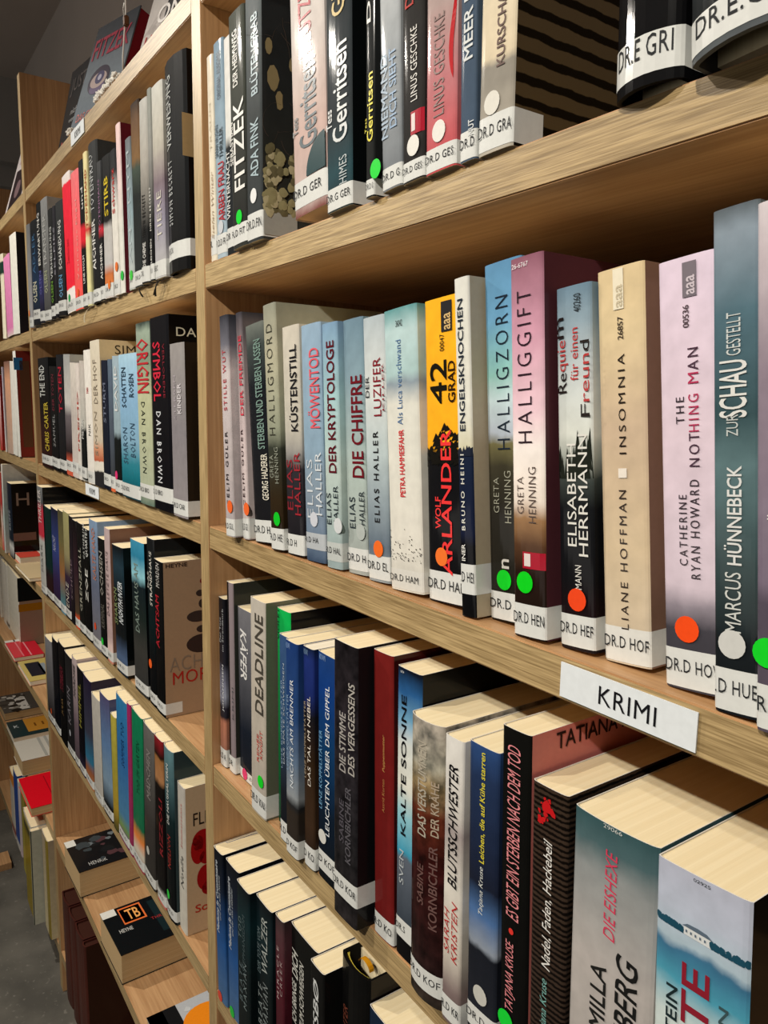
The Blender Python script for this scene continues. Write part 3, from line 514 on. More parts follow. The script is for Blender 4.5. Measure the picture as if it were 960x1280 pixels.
  {'d': 'broad beige spine with spaced INSOMNIA lettering and small white square', 'x': -0.2566, 'y': 0.0136, 'a': -0.0965, 'h': 0.2051, 'w': 0.029, 'c': [(0, '#c8b9a2'), (0.3, '#ccb898'), (0.6, '#c4ae94'), (0.85, '#d8c49c'), (1, '#d4bf96')], 't': [('INSOMNIA', 0.45, 0.6, 0.5368, 0.7853, '#2e2620', 'w'), ('LIANE HOFFMAN', 0.42, 0.58, 0.0912, 0.4463, '#3a302a', 'w'), ('26857', 0.46, 0.58, 0.8209, 0.8779, '#4a4036', 'b')], 'lab': ('DR.D HOF', 0.001, 0.0195, '#e0e0da'), 'wbox': (0.42, 0.6, 0.477, 0.501), 'barc': (0.38, 0.6, 0.896, 0.996, '#ece4cc'), 'sidec': '#8a6a58', 'sidelab': 1},
  {'d': 'pale lilac spine with THE NOTHING MAN lettering and orange-red dot', 'x': -0.2152, 'y': 0.0086, 'a': -0.0998, 'h': 0.2036, 'w': 0.0297, 'c': [(0, '#3e3c43'), (0.14, '#403e45'), (0.2, '#8a828c'), (0.25, '#cfc0cc'), (0.6, '#d8c6d2'), (1, '#dccbdc')], 't': [('NOT', 0.528, 0.71, 0.5246, 0.6005, '#4c3444', 'w'), ('HING', 0.528, 0.71, 0.6041, 0.689, '#b8385c', 'w'), ('M', 0.528, 0.71, 0.7131, 0.7376, '#b8385c', 'w'), ('AN', 0.528, 0.71, 0.7429, 0.7931, '#4c3444', 'w'), ('THE', 0.309, 0.455, 0.6246, 0.6852, '#3a3038', 'w'), ('CATHERINE', 0.328, 0.473, 0.2958, 0.4601, '#3a3038', 'w'), ('RYAN HOWARD', 0.528, 0.692, 0.2669, 0.4951, '#3a3038', 'w'), ('00536', 0.455, 0.564, 0.8405, 0.8907, '#5a4a50', 'b')], 'lab': ('DR.D HOV', 0.001, 0.0197, '#dcdeda'), 'dot': (0.435, 0.1457, '#f6501c'), 'barc': (0.46, 0.7, 0.908, 0.986, '#7c747c')},
  {'d': 'tall slate-teal spine with condensed white ZUR SCHAU GESTELLT lettering and white dot', 'x': -0.1842, 'y': 0.0005, 'a': -0.0875, 'h': 0.2197, 'w': 0.0209, 'c': [(0, '#16191c'), (0.15, '#191e21'), (0.3, '#364648'), (0.5, '#5a7478'), (0.6, '#364d52'), (0.8, '#506c78'), (0.95, '#8694a0'), (1, '#5a6369')], 't': [('MARCUS', 0.283, 0.642, 0.1689, 0.2898, '#ccd0cc', 'c'), ('HÜNNEBECK', 0.264, 0.661, 0.3042, 0.501, '#dcdedc', 'b'), ('ZUR', 0.33, 0.585, 0.559, 0.6012, '#c4cac8', 'c'), ('SCHAU', 0.17, 0.774, 0.5949, 0.7065, '#dfe0dc', 'b'), ('GESTELLT', 0.33, 0.642, 0.7156, 0.7984, '#ccd2d0', 'c')], 'lab': ('.D HUE', 0.0013, 0.0204, '#dcdeda'), 'dot': (0.44, 0.1441, '#cfd0cc')},
  {'d': 'mauve-grey spine at the right edge with chunky white lettering and green dot', 'x': -0.1619, 'y': -0.0043, 'a': -0.0855, 'h': 0.218, 'w': 0.034, 'c': [(0, '#544b58'), (0.25, '#524b58'), (0.3, '#75697a'), (0.7, '#8c7f8c'), (0.9, '#bfb4ba'), (1, '#d0c8cc')], 't': [('DIE NACHTJÄGER', 0.15, 0.6, 0.2238, 0.4896, '#e4e0de', 'b'), ('MARCUS', 0.5, 0.8, 0.5471, 0.731, '#4a3a48', ''), ('HÜNNE', 0.5, 0.8, 0.745, 0.9321, '#b02a50', 'b')], 'lab': ('R.D', 0.0013, 0.0203, '#dcdeda'), 'dot': (0.16, 0.1565, '#18d82a')},
]))
ROWS.append(dict(shelf=3, group='crime novels on the shelf below the KRIMI sign', books=[
  {'d': 'thin near-black spine with faint lettering and tan foot, first below the KRIMI shelf', 'x': -0.7836, 'y': 0.0083, 'a': 0.0025, 'h': 0.1969, 'w': 0.0168, 'c': [(0, '#302320'), (0.1, '#9a6a58'), (0.27, '#b0745c'), (0.3, '#232129'), (0.36, '#292630'), (0.42, '#8c90a0'), (0.52, '#6c6e80'), (0.62, '#212129'), (1, '#141419')], 't': [('Der Tote', 0.25, 0.5, 0.7423, 0.8875, '#b0b4b8', ''), ('im Strandkorb', 0.65, 0.9, 0.6955, 0.9422, '#a8acb0', ''), ('ANNA', 0.35, 0.6, 0.4265, 0.546, '#7a7c8c', ''), ('JOHANNSEN', 0.6, 0.9, 0.3386, 0.6148, '#dde0e4', '')], 'lab': ('R.D A', 0.001, 0.0216, '#dcdeda')},
  {'d': 'tall black spine with greyish right half, behind the thin spine with slanted white letters', 'x': -0.7631, 'y': 0.0105, 'a': -0.0092, 'h': 0.218, 'w': 0.0165, 'c': [(0, '#0c0c0e'), (1, '#121214')], 't': [('KRIMI', 0.75, 0.95, 0.2947, 0.4637, '#404248', '')], 'lab': ('DR', 0.001, 0.0196, '#dcdeda'), 'sidec': '#2e312c', 'side2': '#8c8084'},
  {'d': 'thin dark spine with slanted white lettering and magenta dot', 'x': -0.7457, 'y': 0.0151, 'a': -0.0107, 'h': 0.1933, 'w': 0.045, 'c': [(0, '#191c23'), (0.3, '#181e29'), (1, '#6f6f74')], 't': [('KÄFER', 0.211, 0.633, 0.8858, 0.6014, '#e4e4e2', 'bi')], 'lab': ('', 0.001, 0.012, '#dcdeda'), 'dot': (0.362, 0.0401, '#e02070')},
  {'d': 'pale grey spine with rough DEADLINE lettering and green dot', 'x': -0.6762, 'y': -0.0029, 'a': 0.0054, 'h': 0.2224, 'w': 0.0334, 'c': [(0, '#a9a196'), (0.5, '#b4ac9f'), (1, '#b9b3a8')], 't': [('DEADLINE', 0.38, 0.9, 0.4864, 0.9396, '#4a463e', 'b'), ('RENÉE', 0.45, 0.62, 0.2578, 0.3867, '#c05048', 'b'), ('KNIGHT', 0.68, 0.85, 0.2799, 0.4114, '#c05048', 'b')], 'lab': ('DR.D KNI', 0.0018, 0.0255, '#dcdeda'), 'dot': (0.726, 0.171, '#18d82a'), 'sidec': '#6a6c5b', 'sidelab': 1},
  {'d': 'black-covered book with bright green spine end rising behind blue spines', 'x': -0.6389, 'y': 0.009, 'a': -0.0063, 'h': 0.218, 'w': 0.027, 'c': [(0, '#0c3b26'), (0.7, '#128a44'), (1, '#10b050')], 't': [('VIOLET', 0.135, 0.24, 0.8584, 1.003, '#0c3a20', 'b')], 'sidec': '#09090b'},
  {'d': 'thin steel-blue spine of the mountain series, leftmost of the four blue ones', 'x': -0.6103, 'y': -0.0031, 'a': -0.0071, 'h': 0.2016, 'w': 0.0205, 'c': [(0, '#101319'), (0.25, '#191c23'), (0.35, '#232c39'), (0.6, '#304e70'), (1, '#35507a')], 't': [('LENZ KOPPELSTÄTTER', 0.216, 0.37, 0.3621, 0.7884, '#8fa8c0', ''), ('DAS SPÄTE SCHWEIGEN', 0.401, 0.586, 0.3902, 0.8703, '#b0bcc8', '')], 'lab': ('R.D', 0.001, 0.0204, '#dcdeda')},
  {'d': 'blue spine fading to grey with white NACHTS AM BRENNER lettering', 'x': -0.5884, 'y': -0.0081, 'a': -0.0027, 'h': 0.2032, 'w': 0.0224, 'c': [(0, '#2e2926'), (0.22, '#302923'), (0.25, '#232426'), (0.29, '#8a9094'), (0.45, '#5c7088'), (0.65, '#274472'), (1, '#1c3870')], 't': [('LENZ KOPPELSTÄTTER', 0.12, 0.32, 0.4024, 0.7544, '#88a4c0', ''), ('NACHTS AM BRENNER', 0.45, 0.72, 0.3325, 0.8333, '#dfe6ec', 's'), ('KIWI', 0.15, 0.45, 0.9654, 0.9908, '#88a8d8', 'h')], 'lab': ('.D KOF', 0.001, 0.0184, '#dcdeda')},
  {'d': 'dark brown and blue spine with white DAS TAL IM NEBEL lettering', 'x': -0.5615, 'y': -0.0034, 'a': -0.018, 'h': 0.2031, 'w': 0.0186, 'c': [(0, '#1c1410'), (0.2, '#3b2a1d'), (0.5, '#2e2013'), (0.7, '#16161c'), (0.8, '#1b2a66'), (0.95, '#203070'), (1, '#13203b')], 't': [('LENZ KOPPELSTÄTTER', 0.12, 0.32, 0.4107, 0.7599, '#a89880', ''), ('DAS TAL IM NEBEL', 0.48, 0.76, 0.3856, 0.7894, '#e8e0d4', 's'), ('KIWI', 0.2, 0.55, 0.9666, 0.9913, '#7a98b8', 'h')], 'lab': ('D KO', 0.001, 0.0209, '#dcdeda')},
  {'d': 'deep blue spine with white lettering LEUCHTEN ÜBER DEM GIPFEL and white dot', 'x': -0.5415, 'y': -0.001, 'a': -0.0105, 'h': 0.2041, 'w': 0.0466, 'c': [(0, '#0c1014'), (0.3, '#0b1b2c'), (0.6, '#0f3760'), (0.85, '#12397c'), (1, '#1c3c74')], 't': [('LENZ KOPPELSTÄTTER', 0.069, 0.196, 0.3167, 0.6628, '#7ab0d8', ''), ('LEUCHTEN ÜBER DEM GIPFEL', 0.288, 0.46, 0.2166, 0.872, '#e8eef2', 's'), ('KIWI', 0.115, 0.316, 0.9704, 0.9943, '#88a8d8', 'h')], 'lab': ('.D KOF', 0.0076, 0.0258, '#dcdeda'), 'dot': (0.214, 0.1949, '#d8d8d2')},
  {'d': 'broad dark spine with blurred white DIE STIMME DES VERGESSENS lettering', 'x': -0.4931, 'y': -0.0137, 'a': -0.0125, 'h': 0.2299, 'w': 0.0346, 'c': [(0, '#232123'), (0.3, '#1e1e21'), (0.7, '#242126'), (1, '#1b191c')], 't': [('DIE STIMME', 0.3, 0.58, 0.5454, 0.7571, '#a8a4a0', 'b'), ('DES VERGESSENS', 0.68, 0.95, 0.5546, 0.8731, '#b0aca6', 'b'), ('SABINE', 0.3, 0.5, 0.2848, 0.4411, '#55525a', 'b'), ('KORNBICHLER', 0.56, 0.8, 0.2264, 0.5031, '#5c5a60', 'b')], 'lab': ('DR.D KOR', 0.0185, 0.0368, '#dcdeda'), 'sidec': '#141416', 'blot': 1},
  {'d': 'dark red cloth spine with small gold lettering', 'x': -0.4527, 'y': -0.0003, 'a': -0.0317, 'h': 0.2289, 'w': 0.0257, 'c': [(0, '#691919'), (1, '#701e1c')], 't': [('Astrid Korten', 0.5, 0.62, 0.4574, 0.5717, '#c08a50', ''), ('Puppenmutter', 0.52, 0.66, 0.5979, 0.7243, '#d8a860', 'i')], 'lab': ('R:D KO', 0.001, 0.0186, '#dcdeda'), 'sidec': '#3e100e'},
  {'d': 'spine with blue and white sky and black KALTE SONNE lettering', 'x': -0.4257, 'y': 0.001, 'a': -0.0192, 'h': 0.2247, 'w': 0.0289, 'c': [(0, '#09090c'), (0.08, '#09090c'), (0.09, '#c8ccc8'), (0.1, '#303943'), (0.35, '#5c6470'), (0.37, '#3a96b4'), (0.5, '#8ac0cc'), (0.6, '#d8d8cc'), (0.75, '#cfd4d0'), (0.83, '#6ca0c0'), (0.92, '#28588c'), (1, '#101623')], 't': [('KALTE SONNE', 0.234, 0.445, 0.4347, 0.9117, '#101014', 'b'), ('SVEN', 0.188, 0.375, 0.2617, 0.3806, '#b8c0c4', 's'), ('02154', 0.188, 0.328, 0.9828, 0.9908, '#e8e8e8', 'h')], 'lab': ('DR.S', 0.0152, 0.0303, '#dcdeda'), 'sidec': '#0a0a0a'},
  {'d': 'broad rounded spine, misty grey above dark red, blurred DAS VERSTUMMEN lettering', 'x': -0.3943, 'y': -0.0117, 'a': -0.0244, 'h': 0.2026, 'w': 0.0357, 'c': [(0, '#302b26'), (0.08, '#211616'), (0.2, '#261414'), (0.5, '#301010'), (0.68, '#502518'), (0.78, '#8a7a58'), (0.85, '#8f8f82'), (1, '#9c988e')], 't': [('DAS VERSTUMMEN', 0.36, 0.62, 0.5968, 0.9263, '#b0a898', 'b'), ('DER KRÄHE', 0.7, 0.92, 0.6152, 0.8044, '#b0a08c', 'b'), ('SABINE', 0.36, 0.56, 0.3478, 0.4935, '#6a4e4a', 'b'), ('KORNBICHLER', 0.7, 0.9, 0.2804, 0.5806, '#705450', 'b')], 'lab': ('DR.D KOF', 0.0081, 0.0243, '#dcdeda'), 'rnd': 4, 'blot': 1},
  {'d': 'white-grey spine with slanted black BLUTSSCHWESTER lettering over red serif letters', 'x': -0.3572, 'y': -0.0093, 'a': -0.0212, 'h': 0.201, 'w': 0.0187, 'c': [(0, '#6e5e5b'), (0.12, '#7a6a68'), (0.25, '#c8c0b4'), (0.5, '#d6d2c8'), (0.68, '#9c9290'), (0.75, '#c9c5be'), (1, '#dcdad4')], 't': [('BLUTSSCHWESTER', 0.3, 0.78, 0.4933, 0.9098, '#141214', 'bi'), ('SARAH', 0.15, 0.42, 0.2522, 0.4096, '#b83030', 'si'), ('KRISTEN', 0.55, 0.85, 0.2335, 0.4456, '#b83030', 'si')], 'lab': ('R.D KR', 0.0024, 0.0191, '#dcdeda')},
  {'d': 'navy spine with yellow Leichen, die auf Kühe starren lettering and white dot', 'x': -0.335, 'y': -0.006, 'a': -0.032, 'h': 0.2038, 'w': 0.0271, 'c': [(0, '#161920'), (0.12, '#21242c'), (0.33, '#191c24'), (0.35, '#8a93a0'), (0.45, '#4a6c9c'), (0.55, '#191e2e'), (0.9, '#223252'), (1, '#2c4878')], 't': [('Tatjana Kruse', 0.42, 0.6, 0.4558, 0.614, '#d8dcd8', 'i'), ('Leichen, die auf Kühe starren', 0.42, 0.62, 0.6278, 0.9821, '#d8cc40', 'b')], 'lab': ('DR.D K', 0.0116, 0.0271, '#dcdeda'), 'dot': (0.515, 0.1869, '#c8c8c0')},
  {'d': 'black spine with condensed pink lettering ES GIBT EIN STERBEN, salmon cover beside it', 'x': -0.3051, 'y': -0.005, 'a': -0.0385, 'h': 0.2241, 'w': 0.0237, 'c': [(0, '#090909'), (1, '#10100e')], 't': [('TATJANA KRUSE', 0.25, 0.62, 0.2015, 0.4052, '#e08c90', 'ci'), ('ES GIBT EIN STERBEN NACH DEM TOD', 0.25, 0.7, 0.4722, 0.9555, '#e08c90', 'ci')], 'dot': (0.273, 0.1659, '#18d838'), 'sf': [('t', 'TATIANA K', 0.0213, 0.0889, 0.2113, 0.2215, '#2a1410', 'b')], 'rdot': (0.45, 0.436, '#e03830'), 'sidec': '#c8746c'},
  {'d': 'brown weatherboard-patterned spine with white script lettering and red splash', 'x': -0.2788, 'y': -0.006, 'a': -0.0378, 'h': 0.2011, 'w': 0.0265, 'c': [(0, '#241c18'), (1, '#261e18')], 't': [('Nadel, Faden, Hackebeil', 0.38, 0.66, 0.4608, 0.8479, '#e8e6e0', 'i'), ('Tatjana Kruse', 0.35, 0.6, 0.2409, 0.4276, '#7ab0a8', 'i')], 'planks': 1, 'splash': 1},
  {'d': 'broad grey spine with pink DIE EISHEXE lettering above heavy black letters', 'x': -0.2509, 'y': -0.006, 'a': -0.0268, 'h': 0.1993, 'w': 0.0529, 'c': [(0, '#a8a29c'), (0.6, '#b0aaa6'), (0.85, '#8c9090'), (0.93, '#496266'), (1, '#375458')], 't': [('DIE EISHEXE', 0.44, 0.58, 0.689, 0.9332, '#d0405c', 'i'), ('CAMILLA', 0.3, 0.5, 0.3124, 0.6049, '#20201f', 'b'), ('LÄCKBERG', 0.55, 0.85, 0.2575, 0.6709, '#1c1c1c', 'bi'), ('29066', 0.4, 0.62, 0.9878, 0.9986, '#c8ccc8', 'h')], 'rnd': 2},
  {'d': 'broad white spine showing a misty blue house landscape, far right below the KRIMI sign', 'x': -0.1918, 'y': -0.008, 'a': -0.0505, 'h': 0.1999, 'w': 0.0472, 'c': [(0, '#d0d4cc'), (0.3, '#d2d8ce'), (0.62, '#c4d2d0'), (0.72, '#4a98b0'), (0.8, '#3a6c8c'), (0.82, '#a8bcc8'), (0.9, '#b4bccc'), (1, '#b0b4c4')], 't': [('HAUPTSTEIN', 0.15, 0.28, 0.3504, 0.7001, '#1c2c30', 'b'), ('AKTE', 0.32, 0.62, 0.4396, 0.7774, '#8c2030', 'b'), ('MORDEN', 0.72, 0.82, 0.455, 0.7248, '#3c5458', 'b'), ('02925', 0.42, 0.6, 0.9851, 0.9928, '#303438', 'h')], 'sidec': '#0c0c0c', 'house': 1},
]))
ROWS.append(dict(shelf=4, group='crime novels on the lowest visible shelf of the near bay', books=[
  {'d': 'thin navy book at the upright, hindmost on the lowest near shelf', 'x': -0.7836, 'y': 0.0137, 'a': 0.0, 'h': 0.187, 'w': 0.0037, 'c': [(0, '#192f58'), (1, '#243e74')], 't': []},
  {'d': 'blue paperback with white lettering and red dot, lowest near shelf', 'x': -0.7759, 'y': -0.0023, 'a': -0.0415, 'h': 0.187, 'w': 0.0265, 'c': [(0, '#4a6a90'), (0.4, '#22508c'), (0.75, '#111c2e'), (1, '#101318')], 't': [('Madame le Commissaire', 0.25, 0.5, 0.4588, 0.9335, '#c8d0d8', 'bi'), ('und die tote Nonne', 0.55, 0.72, 0.5592, 0.8474, '#b4bcc4', 'i')], 'dot': (0.321, 0.0232, '#d84a38')},
  {'d': 'blue paperback with white lettering and green dot, lowest near shelf', 'x': -0.748, 'y': -0.0004, 'a': -0.0262, 'h': 0.187, 'w': 0.0367, 'c': [(0, '#4a6a90'), (0.4, '#22508c'), (0.75, '#111c2e'), (1, '#101318')], 't': [('Madame le Commissaire', 0.191, 0.383, 0.4437, 0.911, '#c8d0d8', 'bi'), ('und der tote Liebhaber', 0.421, 0.551, 0.551, 0.8601, '#b4bcc4', 'i')], 'dot': (0.301, 0.026, '#28c040')},
  {'d': 'dark teal spine lettered TOD HINTERM STEPHANSDOM', 'x': -0.7099, 'y': -0.0057, 'a': -0.0012, 'h': 0.187, 'w': 0.0322, 'c': [(0, '#0c1314'), (0.5, '#101c1e'), (0.8, '#132c31'), (1, '#0e1418')], 't': [('TOD', 0.2, 0.42, 0.6663, 0.7976, '#6a7c80', 'w'), ('STEPHANSDOM', 0.5, 0.7, 0.4805, 0.833, '#4a5c60', ''), ('BEATE', 0.25, 0.48, 0.2723, 0.5145, '#5f7074', 'w'), ('MAXIAN', 0.55, 0.8, 0.2488, 0.54, '#7a8a8c', 'w')]},
  {'d': 'dark teal spine with large pale WALZER lettering', 'x': -0.6763, 'y': 0.001, 'a': 0.0029, 'h': 0.187, 'w': 0.0371, 'c': [(0, '#0c1314'), (0.5, '#0c1618'), (0.8, '#11262b'), (1, '#0e1418')], 't': [('DER TOTE VOM', 0.15, 0.35, 0.552, 0.8243, '#6a7c80', ''), ('WALZER', 0.42, 0.78, 0.5848, 0.9258, '#b0b8b4', 'c'), ('BEATE', 0.2, 0.45, 0.235, 0.4873, '#8a9494', 'w'), ('MAXIAN', 0.5, 0.8, 0.2586, 0.5227, '#8a9494', 'w')]},
  {'d': 'dark wine-red spine with spaced pale slanted lettering, lowest near shelf', 'x': -0.6361, 'y': 0.0042, 'a': -0.0063, 'h': 0.187, 'w': 0.0185, 'c': [(0, '#3b151d'), (0.6, '#501c27'), (0.9, '#523439'), (1, '#3b3030')], 't': [('MIRACLE', 0.3, 0.52, 0.522, 0.8319, '#c8b0b0', 'w'), ('CREEK', 0.65, 0.9, 0.5571, 0.7657, '#b8a0a0', 'w')]},
  {'d': 'black paperback with bold white ICH BRINGE DICH lettering', 'x': -0.6163, 'y': 0.0113, 'a': -0.0033, 'h': 0.187, 'w': 0.0541, 'c': [(0, '#090909'), (1, '#101110')], 't': [('ICH BRINGE', 0.089, 0.251, 0.4448, 0.6958, '#dcdcd4', 'bi'), ('DICH', 0.089, 0.31, 0.7157, 0.8741, '#dcdcd4', 'bi'), ('ZUM SCHWEIGEN', 0.369, 0.531, 0.4582, 0.8481, '#d0d0c8', 'bi')], 'sidec': '#212626'},
  {'d': 'black paperback with heavy slanted white capitals, page top in half shade', 'x': -0.5606, 'y': 0.0026, 'a': -0.0044, 'h': 0.187, 'w': 0.0252, 'c': [(0, '#0e0e0e'), (1, '#111111')], 't': [('NESBØ', 0.3, 0.68, 0.5163, 0.9293, '#d8dcdc', 'bi')]},
  {'d': 'rounded black book with yellow-edged pages and a yellow ribbon', 'x': -0.534, 'y': 0.0155, 'a': 0.0047, 'h': 0.207, 'w': 0.0459, 'c': [(0, '#0a0a0b'), (1, '#0c0c0c')], 't': [('ITER', 0.2, 0.4, 0.6945, 0.7917, '#8a4a38', '')], 'rnd': 5, 'hc': 1, 'sidec': '#100909', 'ribbon': '#c88a14'},
  {'d': 'dark blue paperback under the shelf edge at the bottom, page top lit', 'x': -0.4858, 'y': 0.0181, 'a': 0.0, 'h': 0.187, 'w': 0.0679, 'c': [(0, '#0c1c30'), (1, '#102339')], 't': []},
]))
